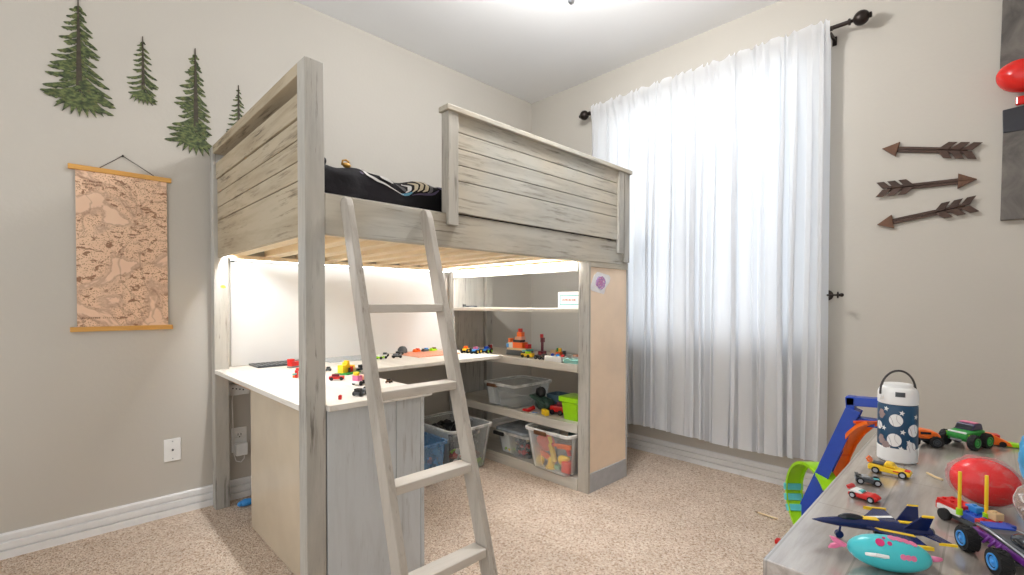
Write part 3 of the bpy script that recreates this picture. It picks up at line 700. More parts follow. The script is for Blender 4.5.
# bins
storage_bin('empty clear plastic bin on the middle bookshelf tier', -.905, -.545, -.705, -.415, .3635, .515, .016, M_clear, M_rim, ((-.906, -.50, 'Y'),), None, 'brown')
storage_bin('clear bin with a grey lid on the lowest shelf', -.900, -.560, -.815, -.530, .0665, .215, .02, M_clear, M_rim, ((-.915, -.575, 'Y'),), clear('smoky_bin_lid', rgb(170, 178, 184), .9, .25), 'black')
bricks_heap('mixed small bricks filling the grey-lidded bin', -.86, -.60, -.78, -.565, .085, .145, ['dgrey', 'brown', 'black', 'grey', 'red', 'dgreen', 'tan'], 110, 4, (.012, .028))
bricks_heap('bricks behind a clear bin wall, mostly yellow and grey', -.875, -.868, -.70, -.60, .095, .12, ['yellow', 'lime', 'dgrey'], 9, 8, (.012, .02))
storage_bin('tall clear bin of orange and yellow toys on the lowest shelf by the end panel', -.965, -.600, -1.185, -.855, .0665, .308, .028, M_clear, M_rim, ((-.972, -.985, 'Y'),), None, 'brown')
storage_bin('large clear bin with black toy pieces on the floor under the desk', -1.300, -.975, -.585, -.150, .004, .280, .030, M_clear, M_rim, ())
storage_bin('blue translucent bin on the floor beside the desk cabinet', -1.66, -1.335, -.600, -.30, .004, .243, .020, M_blueclear, M_blueclear, ())
bricks_heap('black toy pieces heaped in the large clear bin', -1.25, -1.03, -.50, -.20, .16, .245, ['black', 'black', 'black', 'dgrey'], 90, 12, (.02, .06))
bricks_heap('coloured bricks low in the large clear bin', -1.245, -1.04, -.535, -.20, .03, .15, ['brown', 'lime', 'grey', 'tan', 'dgreen', 'red', 'white'], 90, 15, (.02, .045))
bricks_heap('coloured bricks lying in the blue bin', -1.61, -1.375, -.56, -.35, .03, .12, ['yellow', 'brown', 'orange', 'white', 'dgrey'], 50, 16, (.02, .045))
def small(name, label, cat, mat, fn, loc, group=None, bevel=.002, smooth=False):
    m = MB(); fn(m); return tag(m.build(name, mat, None, loc, bevel=bevel, smooth=smooth), label, cat, group)
def blaster(name, label, c1, c2, loc, rz, tilt, s=1.0, group='orange and yellow toys in the tall bin'):
    t = thing(name, label, 'toy', loc, rz, group); t.rotation_euler = (0, tilt, rz)
    m = MB(); m.cbox((0, 0, 0), (.13*s, .024*s, .036*s)); m.ring((.06*s, 0, .006*s), (.10*s, 0, .006*s), .013*s); m.build('barrel', C[c1], t, bevel=.004*s)
    m = MB(); m.prism([(-.05*s, -.015*s), (-.02*s, -.015*s), (-.035*s, -.065*s), (-.062*s, -.060*s)], 'Y', -.011*s, .011*s); m.build('grip', C[c2], t, bevel=.003*s)
    MB().ring((.095*s, 0, .006*s), (.115*s, 0, .006*s), .015*s).build('muzzle', C[c2], t)
blaster('toy_blaster', 'orange toy blaster with yellow grip low in the tall clear bin', 'orange', 'yellow', (-.87, -.955, .125), 1.9, -.4, .85)
blaster('toy_blaster', 'yellow toy blaster standing up in the middle of the tall clear bin', 'yellow', 'yellow', (-.89, -1.01, .165), 1.5, -1.2, .8)
blaster('toy_blaster', 'orange blaster with red end lying high in the tall clear bin', 'orange', 'red', (-.885, -1.09, .215), 1.6, .1, .75)
small('toy_ball', 'yellow toy ball in the near bottom corner of the tall bin', 'toy', C['yellow'], lambda m: m.ball((-.905, -.92, .102), .030), (-.905, -.92, .072), 'orange and yellow toys in the tall bin', 0, True)
small('toy_cone', 'yellow toy cone on the bottom of the tall bin', 'toy', C['yellow'], lambda m: m.lathe([(.034, .076), (.034, .084), (.026, .086), (.010, .140), (.0, .142)], (-.893, -1.00, 0)), (-.893, -1.00, .076), 'orange and yellow toys in the tall bin', 0)
small('toy_cone', 'yellow toy cone lying against the orange block in the tall bin', 'toy', C['yellow'], lambda m: (setattr(m, 'M', Matrix.Translation((-.885, -1.07, .135)) @ Matrix.Rotation(1.2, 4, 'X')), m.lathe([(.028, 0), (.028, .008), (.008, .06), (0, .062)])), (-.885, -1.07, .1), 'orange and yellow toys in the tall bin', 0)
small('toy_block', 'red-orange toy block in the front bottom corner of the tall bin', 'toy', P_('tomato_plastic', 232, 66, 34), lambda m: m.box(-.915, -.855, -1.148, -1.09, .077, .140), (-.885, -1.12, .077), 'orange and yellow toys in the tall bin', .008)
small('toy_disc', 'large salmon disc leaning inside the tall clear bin', 'toy', P_('coral_plastic', 236, 116, 96), lambda m: m.ring((-.86, -.925, .20), (-.848, -.92, .203), .058, n=28), (-.855, -.92, .14), 'orange and yellow toys in the tall bin', .002)
small('toy_block', 'pale green toy piece at the bottom of the tall bin', 'toy', P_('pale_green_plastic', 150, 190, 150), lambda m: m.box(-.90, -.86, -1.065, -1.025, .077, .10), (-.88, -1.04, .077), 'orange and yellow toys in the tall bin', .004)
small('toy_helmet', 'dark green toy poking out of the top of the tall bin', 'toy', C['dgreen'], lambda m: m.ball((-.80, -1.10, .275), (.05, .035, .028)), (-.8, -1.1, .25), 'orange and yellow toys in the tall bin', 0, True)

# middle tier beside the clear bin
db = thing('toy_dinosaur', 'dark green dinosaur head toy beside the clear bin', 'toy', (-.80, -.86, .3635)); dbo = tuple(db.location)
m = MB(); m.M = Matrix.Translation((-.80, -.865, .415)); m.ball((0,0,0), (.045, .07, .042), 20, 12, lambda d: 1+.12*math.sin(d[0]*7)*math.sin(d[1]*6)); m.build('body', C['dgreen'], db, dbo, smooth=True)
MB().prism([(-.905, .432), (-.80, .470), (-.765, .462), (-.80, .440), (-.905, .405)][::-1], 'X', -.85, -.79).build('jaw', C['dgreen'], db, dbo, bevel=.01, seg=3)
m = MB(); m.ball((-.80, -.835, .482), (.028, .036, .030), 16, 10, lambda d: 1+.15*math.sin(d[0]*9)); m.build('crest', C['black'], db, dbo, smooth=True)
m = MB(); m.tube([(-.82,-.80,.385),(-.845,-.785,.375),(-.86,-.77,.370)], [.014,.012,.008], 10); m.build('claw', C['red'], db, dbo, smooth=True)
m = MB(); m.cbox((-.865, -.775, .371), (.03, .055, .015)); tag(m.build('toy_claw', C['red'], None, (-.865, -.775, .364), bevel=.006), 'flat red toy piece at the front edge beside the dinosaur toy', 'toy')
m = MB(); loft(m, [(rrect(-.76, -.66, -.99, -.85, .02), .364), (rrect(-.77, -.65, -1.0, -.84, .02), .47), (rrect(-.765, -.655, -.995, -.845, .02), .47), (rrect(-.755, -.665, -.985, -.855, .02), .37)])
tag(m.build('toy_tub', P_('slate_blue_plastic', 70, 96, 112), None, (-.71, -.92, .364), autos=True), 'slate blue tub behind the dinosaur toy', 'tub')
rb = thing('toy_truck', 'red toy truck parked between dinosaur toy and green bucket', 'toy', (-.79, -.965, .3635), 1.75); 
MB().cbox((0, 0, .035), (.09, .05, .035)).build('body', C['red'], rb, bevel=.006); MB().cbox((-.02, 0, .066), (.04, .044, .026)).build('cab', C['maroon'], rb, bevel=.006)
for xx in (-.027, .027):
    for yy in (-.026, .026): MB().ring((xx, yy-.005, .016), (xx, yy+.005, .016), .0155).build('wheel', C['rubber'], rb)
yb = thing('toy_block', 'small yellow and black toy block in front of the red truck', 'toy', (-.862, -.925, .3635), 1.2)
MB().cbox((0, 0, .018), (.056, .026, .034)).build('body', C['yellow'], yb, bevel=.004); MB().cbox((.012, -.0135, .018), (.014, .003, .020)).build('window', C['black'], yb)
m = MB(); m.cbox((-.872, -.845, .3655), (.04, .05, .003)); m.cur = 1; m.cbox((-.872, -.838, .368), (.012, .016, .002)); m.cbox((-.866, -.856, .368), (.010, .014, .002))
tag(m.build('paper_card', [M_white, C['sky']], None, (-.872, -.845, .364)), 'white card with blue marks lying on the middle shelf tier', 'card')
gb = thing('bucket', 'lime green bucket on the middle tier behind the bookshelf stile', 'bucket', (-.80, -1.105, .3635)); gbo = tuple(gb.location)
m = MB(); loft(m, [(rrect(-.85, -.75, -1.155, -1.052, .015), .364), (rrect(-.862, -.738, -1.167, -1.040, .018), .472), (rrect(-.857, -.743, -1.162, -1.045, .015), .472), (rrect(-.847, -.753, -1.152, -1.055, .012), .370)]); m.build('tub', C['lime'], gb, gbo, autos=True)
m = MB(); loft(m, [(rrect(-.868, -.732, -1.173, -1.033, .02), .466), (rrect(-.874, -.726, -1.179, -1.026, .022), .470), (rrect(-.874, -.726, -1.179, -1.026, .022), .494), (rrect(-.864, -.736, -1.169, -1.036, .02), .497)]); m.build('lid', C['lime'], gb, gbo, autos=True)

# brick-built toys
def brick_toy(name, label, cat, loc, rz, bricks, wheels=(), group=None, tilt=0.0):
    t = thing(name, label, cat, loc, rz, group); t.rotation_euler = (0, tilt, rz)
    for b in bricks:
        x, y, z, sx, sy, sz, c = b[:7]
        m = MB(); m.cbox((x, y, z+sz/2), (sx, sy, sz))
        if len(b) > 7:
            nx, ny = b[7]
            for i in range(nx):
                for j in range(ny): m.ring((x-sx/2+sx*(i+.5)/nx, y-sy/2+sy*(j+.5)/ny, z+sz), (x-sx/2+sx*(i+.5)/nx, y-sy/2+sy*(j+.5)/ny, z+sz+.0022), .0028, n=8)
        m.build(b[8] if len(b) > 8 else 'brick', C[c], t, bevel=min(sx, sy, sz)*.12)
    for x, y, r, w, c, hub in wheels:
        wl = MB().ring((x, y-w/2, r), (x, y+w/2, r), r, n=18).build('wheel', C[c], t, bevel=r*.12)
        if hub:
            sg = 1 if y > 0 else -1
            MB().ring((x, y+sg*(w/2-.001), r), (x, y+sg*(w/2+.002), r), r*.55, n=14).build('hub', C[hub], wl)
    return t
def wh4(dx, dy, r, w, c='rubber', hub=None): return [(sx*dx, sy*dy, r, w, c, hub) for sx in (-1, 1) for sy in (-1, 1)]
ZD = .7005
# baseplates
def baseplate(label, x0, x1, y0, y1, mat, th=.007, stud=True):
    m = MB(); m.box(x0, x1, y0, y1, ZD, ZD+th)
    if stud:
        nx, ny = int((x1-x0)/.024), int((y1-y0)/.024)
        for i in range(nx):
            for j in range(ny): m.ring((x0+.012+.024*i, y0+.012+.024*j, ZD+th), (x0+.012+.024*i, y0+.012+.024*j, ZD+th+.002), .006, n=8)
    return tag(m.build('baseplate', mat, None, ((x0+x1)/2, (y0+y1)/2, ZD)), label, 'baseplate', 'brick baseplates on the desk')
baseplate('dark grey baseplate at the desk corner by the back bed post', -2.215, -1.935, -.185, -.030, C['dgrey'], .010)
baseplate('light grey baseplate in the middle of the back desk edge', -1.86, -1.545, -.235, -.030, C['ltgrey'])
baseplate('salmon pink baseplate at the far end of the desk', -1.375, -1.06, -.36, -.075, C['salmon'])
brick_toy('toy_helicopter', 'red toy helicopter in front of the dark grey baseplate', 'toy', (-2.075, -.285, ZD), .4, [(0,0,.010,.055,.030,.022,'red',(2,1)), (-.018,0,.032,.026,.026,.014,'red'), (.030,.002,.012,.04,.012,.010,'white'), (0,0,.002,.06,.03,.006,'grey')])
brick_toy('toy_crane', 'spindly red and teal brick figure on the left desk arm', 'toy', (-2.19, -.645, ZD), .8, [(0,0,.002,.012,.012,.034,'red'), (.012,0,.030,.018,.012,.014,'red'), (-.02,.0,.018,.030,.006,.006,'teal'), (0,.012,.002,.01,.01,.02,'orange')])
brick_toy('toy_car', 'tiny black toy car beside the bed post on the desk', 'toy', (-1.995, -.52, ZD), 1.0, [(0,0,.004,.034,.018,.010,'dgrey'), (-.004,0,.014,.018,.016,.007,'black')], wh4(.011,.009,.005,.004))
brick_toy('toy_house', 'yellow brick building on a green plate on the desk', 'toy', (-1.965, -.665, ZD), .5, [(0,0,.001,.105,.070,.006,'green',(5,3)), (-.030,.008,.007,.030,.030,.036,'yellow',(1,1)), (.000,.010,.007,.022,.026,.046,'yellow',(1,1)), (.028,.004,.007,.026,.030,.030,'yellow'), (-.010,-.016,.007,.010,.006,.022,'black'), (.008,-.014,.007,.012,.010,.026,'red'), (.030,-.014,.007,.016,.010,.018,'tan'), (.000,.006,.053,.016,.02,.008,'yellow')])
brick_toy('toy_car', 'red toy car next to the front bed post on the desk', 'toy', (-2.085, -.815, ZD), -.5, [(0,0,.005,.062,.026,.012,'red'), (-.004,0,.017,.030,.022,.010,'maroon')], wh4(.020,.013,.0075,.006))
brick_toy('toy_truck', 'white and pink brick vehicle in front of the yellow building', 'toy', (-2.055, -.985, ZD), .35, [(0,0,.008,.080,.036,.010,'white'), (-.026,0,.018,.024,.030,.022,'pink',(1,1)), (-.030,0,.040,.016,.020,.014,'yellow'), (.014,0,.018,.040,.030,.016,'salmon',(2,1)), (.030,-.02,.004,.03,.008,.012,'pink'), (.0,-.018,.006,.03,.006,.014,'black')], wh4(.026,.019,.009,.006))
brick_toy('toy_pieces', 'black and grey brick crawler near the front desk edge', 'toy', (-2.165, -1.195, ZD), .5, [(0,0,.004,.050,.026,.010,'dgrey',(2,1)), (-.012,.002,.014,.022,.020,.012,'black'), (.018,0,.012,.018,.02,.008,'grey')], wh4(.018,.014,.008,.007))
brick_toy('toy_car', 'black brick buggy behind the black and grey crawler', 'toy', (-2.10, -1.150, ZD), .2, [(0,0,.005,.045,.024,.010,'black',(2,1)), (.006,0,.015,.022,.020,.012,'dgrey')], wh4(.016,.014,.009,.007))
brick_toy('toy_brick', 'lone tiny red brick near the front desk edge', 'toy', (-2.25, -1.215, ZD), .9, [(0,0,0,.012,.010,.014,'red',(1,1))])
brick_toy('toy_car', 'small black and brown toy car near the right end of the desk arm', 'toy', (-1.957, -1.03, ZD), .6, [(0,0,.004,.03,.014,.007,'brown'), (-.003,0,.011,.014,.012,.006,'black')], wh4(.010,.008,.0045,.004))
brick_toy('toy_truck', 'dark brick truck partly behind the ladder on the desk', 'toy', (-1.89, -.63, ZD), .2, [(0,0,.006,.055,.026,.010,'dgrey'), (.012,0,.016,.024,.022,.014,'black')], wh4(.018,.014,.007,.006))
for i, (x_, y_, a, c1, c2, lb) in enumerate(((-1.565, -.255, .3, 'lime', 'white', 'green and white brick buggy, nearest the ladder in the desk row'), (-1.490, -.165, .9, 'white', 'dgrey', 'white brick car with dark seat in the desk row'), (-1.475, -.275, -.4, 'black', 'grey', 'black and grey brick racer in the middle of the desk row'), (-1.395, -.165, .5, 'grey', 'black', 'grey brick car in front of the dark helmet on the desk'))):
    brick_toy('toy_car', lb, 'toy', (x_, y_, ZD), a, [(0,0,.006,.058,.026,.009,c1,(2,1)), (-.010,0,.015,.024,.022,.012,c2), (.022,0,.012,.012,.024,.007,c2)], wh4(.020,.015,.008,.007), 'brick cars in a row along the back desk')
hm = MB(); hm.lathe([(.030, 0), (.033, .01), (.030, .032), (.018, .048), (.0, .052)], (-1.33, -.10, ZD)); hm.box(-1.37, -1.345, -.135, -.10, ZD+.004, ZD+.02)
tag(hm.build('toy_helmet', C['dgrey'], None, (-1.33, -.10, ZD), autos=True), 'dark grey toy helmet behind the brick cars on the desk', 'toy')
for x_, y_, c1, c2, lb in ((-1.245, -.135, 'orange', 'red', 'orange and red brick toy on the salmon plate'), (-1.185, -.145, 'dgrey', 'sky', 'dark grey brick toy in the middle of the salmon plate edge'), (-1.125, -.15, 'lime', 'brown', 'green brick toy at the far end of the salmon plate')):
    brick_toy('toy_car', lb, 'toy', (x_, y_, ZD+.0095), .3, [(0,0,.001,.055,.024,.012,c1,(2,1)), (.010,0,.013,.02,.02,.010,c2), (-.018,0,.013,.014,.016,.007,c1)])
# bookshelf, desk-height tier
ZS = .6945
for x_, y_, a, c1, c2, hub, lb in ((-.990, -.335, .5, 'yellow', 'orange', 'yellow', 'yellow brick monster truck at the ladder end of the shelf'), (-.975, -.418, .4, 'sky', 'pink', 'yellow', 'blue and pink brick monster truck between two others'), (-.868, -.405, .3, 'sky', 'blue', 'lime', 'blue brick monster truck in front on the shelf')):
    brick_toy('monster_truck', lb, 'toy', (x_, y_, ZD if x_ < -.9 else ZS), a, [(0,0,.018,.064,.026,.012,c1,(3,1)), (-.004,0,.030,.030,.022,.016,c2), (.024,0,.030,.014,.022,.006,'grey')], wh4(.022,.020,.0145,.012,'rubber',hub), 'brick monster trucks on the shelf')
brick_toy('toy_figure', 'small dark red brick figure beside the monster trucks', 'toy', (-.74, -.30, ZS), .3, [(0,0,0,.03,.02,.018,'maroon'), (0,0,.018,.018,.018,.026,'red'), (.012,.0,.034,.02,.01,.012,'white'), (-.018,0,.014,.014,.012,.03,'maroon')])
brick_toy('toy_boat', 'big brick boat house with an orange roof on the shelf', 'toy', (-.79, -.640, ZS), -1.45, [(0,0,.001,.135,.060,.026,'dgrey'), (.052,0,.004,.03,.062,.028,'teal'), (.0,-.001,.027,.120,.058,.010,'tan',(5,2)), (.006,-.004,.037,.064,.046,.028,'orange',(3,2)), (-.002,-.004,.065,.050,.040,.012,'black'), (.004,-.002,.077,.044,.036,.016,'salmon',(2,2)), (.006,0,.093,.030,.028,.022,'orange',(1,1)), (.004,0,.115,.018,.018,.018,'red'), (-.044,-.006,.037,.032,.04,.026,'white',(1,2)), (-.050,-.010,.063,.016,.03,.020,'orange'), (-.060,-.012,.037,.014,.034,.02,'sky'), (.054,0,.037,.022,.03,.020,'red')])
bpy.data.objects['toy_boat'].scale = (1.25, 1.25, 1.30)
brick_toy('toy_loader', 'yellow brick loader in front of the boat house', 'toy', (-.855, -.765, ZS), -1.35, [(0,0,.010,.066,.032,.016,'yellow',(3,1)), (.010,0,.026,.030,.026,.012,'lime'), (.040,0,.004,.014,.034,.026,'yellow'), (-.024,0,.026,.02,.02,.008,'dgrey')], wh4(.020,.018,.010,.008))
brick_toy('toy_train', 'black brick truck with big wheels beside the yellow loader', 'toy', (-.86, -.890, ZS), -1.4, [(0,0,.008,.080,.032,.016,'black',(4,1)), (.022,0,.024,.022,.028,.010,'dgrey')], [(dx, sy*.018, .012, .008, 'rubber', 'dgrey') for dx in (-.028, 0, .028) for sy in (-1, 1)])
brick_toy('toy_figure', 'tall dark red brick figure rising behind the black truck', 'toy', (-.75, -.80, ZS), .2, [(0,0,0,.05,.036,.036,'maroon'), (0,0,.036,.014,.014,.060,'maroon'), (.004,0,.090,.026,.02,.030,'maroon'), (.0,.004,.118,.014,.018,.024,'red')])
brick_toy('toy_building', 'orange, yellow and white brick cluster behind the white box', 'toy', (-.755, -.935, ZS), -1.3, [(0,0,.0,.110,.040,.020,'white',(4,1)), (-.030,0,.020,.036,.030,.030,'tan',(1,1)), (.010,-.004,.020,.030,.034,.022,'orange',(1,1)), (.012,0,.042,.016,.018,.022,'yellow'), (.040,0,.020,.016,.020,.030,'dgrey'), (-.006,.006,.04,.012,.012,.024,'green')])
m = MB(); m.box(-.895, -.845, -1.075, -.945, ZS, ZS+.030); tag(m.build('toy_box', M_white, None, (-.87, -1.01, ZS), bevel=.003), 'plain white low box at the front of the shelf', 'box')
for y_, c1, lb in ((-.985, 'blue', 'blue brick lying on the white low box, near the orange cluster'), (-1.025, 'sky', 'light blue brick in the middle of the white low box'), (-1.062, 'red', 'red brick at the post end of the white low box')):
    brick_toy('toy_brick', lb, 'toy', (-.865, y_, ZS+.0305), .5, [(0,0,0,.026,.018,.011,c1,(2,1))])
brick_toy('toy_building', 'orange brick row behind the post end of the shelf', 'toy', (-.80, -1.135, ZS), -1.5, [(0,0,0,.10,.04,.030,'white'), (.02,0,.030,.04,.03,.016,'orange',(2,1)), (-.024,0,.030,.03,.03,.012,'salmon',(1,1))])
m = MB(); loft(m, [(rrect(-.895, -.835, -1.19, -1.088, .012), ZS), (rrect(-.90, -.83, -1.195, -1.083, .015), ZS+.020), (rrect(-.89, -.84, -1.185, -1.093, .012), ZS+.026)])
tag(m.build('toy_boat_hull', P_('pale_teal_plastic', 140, 196, 188), None, (-.865, -1.14, ZS), autos=True), 'pale teal rounded toy tray against the bookshelf stile', 'toy')
# upper tier
brick_toy('toy_plane', 'flat grey toy plane lying on the upper shelf by the ladder', 'toy', (-.79, -.13, 1.0005), -.2, [(0,0,.002,.11,.018,.010,'dgrey'), (0,0,.004,.02,.09,.005,'grey'), (-.045,0,.010,.014,.03,.012,'dgrey')])
sg_ = thing('desk_sign', 'white framed sign with red lettering on the upper shelf', 'sign', (-.79, -1.09, 1.0005)); sgo = tuple(sg_.location)
MB().box(-.800, -.770, -1.232, -.968, 1.0005, 1.098).build('block', M_white, sg_, sgo, bevel=.003)
m = MB()
for y0, y1, z0, z1 in ((-1.215, -.985, 1.074, 1.078), (-1.215, -.985, 1.022, 1.026), (-1.215, -1.211, 1.022, 1.078), (-.989, -.985, 1.022, 1.078)): m.box(-.8012, -.7995, y0, y1, z0, z1)
m.build('border', C['teal'], sg_, sgo)
def text(body, size, mat, name, parent, M, ext=.0006, align='CENTER'):
    cu = bpy.data.curves.new(name, 'FONT'); cu.body = body; cu.size = size; cu.extrude = ext; cu.align_x = align; cu.align_y = 'CENTER'
    cu.materials.append(mat); tmp = bpy.data.objects.new(name + '_text', cu); COL.objects.link(tmp); bpy.context.view_layer.update()
    me = bpy.data.meshes.new_from_object(tmp.evaluated_get(bpy.context.evaluated_depsgraph_get())); me.name = name
    bpy.data.objects.remove(tmp); bpy.data.curves.remove(cu)
    o = bpy.data.objects.new(name, me); COL.objects.link(o); o.parent = parent; o.matrix_local = M; return o
# facing -X: text right = -Y, up = Z
MF = Matrix(((0, 0, -1, -.8018-sgo[0]), (-1, 0, 0, -1.000-sgo[1]), (0, 1, 0, 1.050-sgo[2]), (0, 0, 0, 1)))
text('HOME IN THE', .0165, P_('brick_red_paint', 186, 70, 50), 'lettering', sg_, MF, align='LEFT')
# child's drawing on the end panel
dr = thing('drawing', "child's pink scribble on white paper stuck to the bookshelf end", 'drawing', (-.79, sy0+.004, 1.14)); dro = tuple(dr.location)
yp = sy0 + .0055
def to_panel(px_, py_):   # placed on the end panel
    u = (px_-588)/(612-588); return (-.905+.222*u, 1.112 - (py_-287)*.0059)
MB().prism([(-.882,1.118),(-.845,1.185),(-.815,1.204),(-.705,1.190),(-.690,1.176),(-.700,1.150),(-.735,1.118),(-.752,1.082),(-.868,1.100)], 'Y', yp, yp-.0012).build('paper', plain('white_paper', rgb(238,238,240), .7), dr, dro)
m = MB(); r = random.Random(3)
for k in range(10):
    a0 = r.uniform(0, 6); rr_ = .006 + .040*k/10
    pts = [(-.785 + 1.05*rr_*math.cos(a0+a*.5)+.006*math.sin(a*2.3+k), yp-.0022, 1.146 + .80*rr_*math.sin(a0+a*.5)+.005*math.cos(a*1.9+k)) for a in range(13)]
    m.cur = k % 2; m.tube(pts, .0017, 6)
m.build('scribble', [P_('pink_crayon', 224, 140, 190), P_('violet_crayon', 168, 146, 204)], dr, dro)
# sticker-blue toy on the floor
bt_ = MB(); bt_.ball((-2.262, -.145, .020), (.036, .022, .018)); bt_.ball((-2.292, -.150, .020), (.012, .012, .012))
tag(bt_.build('toy_fish', C['sky'], None, (-2.262, -.145, .002), smooth=True), 'small blue toy on the carpet behind the desk cabinet', 'toy')

# ------------------------------------------------------------------ dresser and the toys on it
DZ = .72
def lam():
    t = NT('grey_brown_plank_laminate'); v = t.coords((1.2, 9, 9))
    a = t.noise(v, 3.0, 6, .6, .5); b = t.noise(t.coords((3, 60, 60)), 2.0, 4)
    br = t.new('ShaderNodeTexBrick'); br.inputs['Scale'].default_value = 1.0; br.inputs['Brick Width'].default_value = .42; br.inputs['Row Height'].default_value = .075
    br.inputs['Mortar Size'].default_value = .0012; br.inputs['Color1'].default_value = (.86, .86, .86, 1); br.inputs['Color2'].default_value = (1, 1, 1, 1); br.inputs['Mortar'].default_value = (.6, .6, .6, 1)
    t.link(t.coords(), br.inputs['Vector'])
    c = t.ramp(a, [(0.3, rgb(132, 121, 112)), (0.5, rgb(172, 163, 154)), (0.72, rgb(198, 191, 184))])
    c = t.mix(1.0, c, t.ramp(b, [(0.35, (.84, .83, .82)), (0.6, (1, 1, 1))]), 'MULTIPLY')
    t.color(t.mix(1.0, c, br.outputs['Color'], 'MULTIPLY')); t.b.inputs['Roughness'].default_value = .30; t.b.inputs['Specular IOR Level'].default_value = .8; t.b.inputs['Coat Weight'].default_value = 1.0; t.b.inputs['Coat IOR'].default_value = 2.4; t.b.inputs['Coat Roughness'].default_value = .14
    return t.m
M_lam = lam()
dr_ = thing('dresser', 'grey-brown wood-look dresser in the near right corner covered in toys', 'dresser', (-1.885, -2.815, 0)); do = tuple(dr_.location)
MB().box(-2.334, -1.440, -3.04, -2.586, .696, DZ).build('top', M_lam, dr_, do, bevel=.0015)
MB().box(-2.318, -1.452, -3.03, -2.604, .04, .6955).build('body', M_lam, dr_, do, bevel=.002)
MB().box(-2.30, -1.47, -3.02, -2.63, .001, .0395).build('plinth', M_lam, dr_, do)

# drinks bottle
BTS = 1
bt = thing('water_bottle', 'blue and white kids bottle with baseballs and stars on the dresser', 'bottle', (-1.752, -2.650, DZ)); r0 = .0375
MB().lathe([(.0, .0005), (r0-.004, .0005), (r0+.0006, .004), (r0+.0006, .030), (r0-.001, .0315)], n=40).build('base', C['white'], bt, autos=True)
MB().lathe([(r0-.001, .0316), (r0, .034), (r0, .118), (r0-.002, .1215)], n=40).build('body', plain('deep_blue_coating', rgb(22, 68, 100), .35, var=.03), bt, autos=True)
MB().lathe([(r0-.0015, .1217), (r0+.0004, .123), (r0+.0002, .145), (r0-.003, .153), (r0-.007, .156), (.027, .1565), (.026, .163), (.006, .164), (0, .164)], n=40).build('lid', C['white'], bt, autos=True)
th0 = math.radians(186)
def cyl(u, z, rr): a = th0 + math.asin(max(-.98, min(.98, u))); return (rr*math.cos(a), rr*math.sin(a), z)
def cyl_patch(m, cu, cz, pts, rr):
    """fan patch wrapped on the bottle; pts = offsets in metres"""
    a0 = th0 + math.asin(max(-.98, min(.98, cu)))
    vs = [(rr*math.cos(a0), rr*math.sin(a0), cz)]; n = len(pts); K = 6
    for k in range(1, K+1):
        for dx, dz in pts: a = a0 + dx*k/K/r0; vs.append((rr*math.cos(a), rr*math.sin(a), cz+dz*k/K))
    fs = [(0, i+1, (i+1)%n+1) for i in range(n)] + [(1+(k-1)*n+i, 1+(k-1)*n+(i+1)%n, 1+k*n+(i+1)%n, 1+k*n+i) for k in range(1, K) for i in range(n)]
    return m.add(vs, fs)
circ = lambda r: [(r*math.cos(2*PI*i/24), r*math.sin(2*PI*i/24)) for i in range(24)]
def star(r, rot=.2): return [((r if i%2 == 0 else r*.45)*math.sin(PI*i/5+rot), (r if i%2 == 0 else r*.45)*math.cos(PI*i/5+rot)) for i in range(10)]
YZ = lambda y: (463.0 - y) * .00192
mb, mst, msg, mgl = MB(), MB(), MB(), MB()
for x_, y_, R_ in ((896, 416, .0128), (894.5, 437.5, .0135), (912.3, 426, .0128), (910.5, 444, .0105), (880.5, 424, .009)):
    cu = (x_-897.5)/19.5; cyl_patch(MB(), cu, YZ(y_), circ(R_), r0+.0004).build('baseball_print', C['white'], bt)
    a0 = th0 + math.asin(cu)
    for sg in (-1, 1):
        pts = []
        for i in range(7):
            s = -1 + 2*i/6; dx = R_*((.50-.34*(1-s*s)) if sg > 0 else (-.62+.10*(1-s*s))); dz = R_*s*(.84 if sg > 0 else .76); dx, dz = dx*.94-dz*.34, dx*.34+dz*.94; a = a0 + dx/r0; pts.append(((r0+.0006)*math.cos(a), (r0+.0006)*math.sin(a), YZ(y_)+dz))
        mst.tube(pts, .00035, 5)
for x_, y_ in ((887, 404.5), (901.5, 407.5), (914, 411.5), (885, 426), (902.5, 428), (908, 438.5), (901, 446), (890, 448)): cyl_patch(MB(), (x_-897.5)/19.5, YZ(y_), star(.0058), r0+.0005).build('star_print', C['white'], bt)
for x_, y_ in ((882.5, 411), (882.5, 439), (887, 445)): cyl_patch(mgl, (x_-897.5)/19.5, YZ(y_), [(.008*math.cos(2*PI*i/16)*(1+.25*math.cos(i*2.4)), .010*math.sin(2*PI*i/16)) for i in range(16)], r0+.00045)
mst.build('stitch_print', P_('stitch_grey', 150, 140, 146), bt); mgl.build('glove_print', plain('grey_brown_print', rgb(150, 130, 128), .6), bt)
m = MB(); 
for k, (u0, u1) in enumerate(((-.12, .34),)):
    vs = []
    for i in range(7):
        u = u0 + (u1-u0)*i/6
        for z, rr in ((.1395, r0+.0012), (.149, r0+.0008), (.149, r0-.004), (.1395, r0-.004)): vs.append(cyl(u, z, rr))
    fs = [(i*4+j, i*4+(j+1)%4, (i+1)*4+(j+1)%4, (i+1)*4+j) for i in range(6) for j in range(4)] + [(3,2,1,0), (24,25,26,27)]
    m.add(vs, fs)
m.build('button', C['dgrey'], bt)
hx = Vector((.715, -.699, 0))
pts = [tuple(hx*(.0415*math.cos(a)) + Vector((0, 0, .146+.044*math.sin(a)))) for a in [PI*i/20 for i in range(21)]]
pts = [tuple(hx*.0415 + Vector((0,0,.132)))] + pts + [tuple(hx*-.0415 + Vector((0,0,.132)))]
MB().tube(pts, .0023, 10).build('handle', plain('grey_handle_plastic', rgb(66, 62, 60), .4), bt, smooth=True)
m = MB()
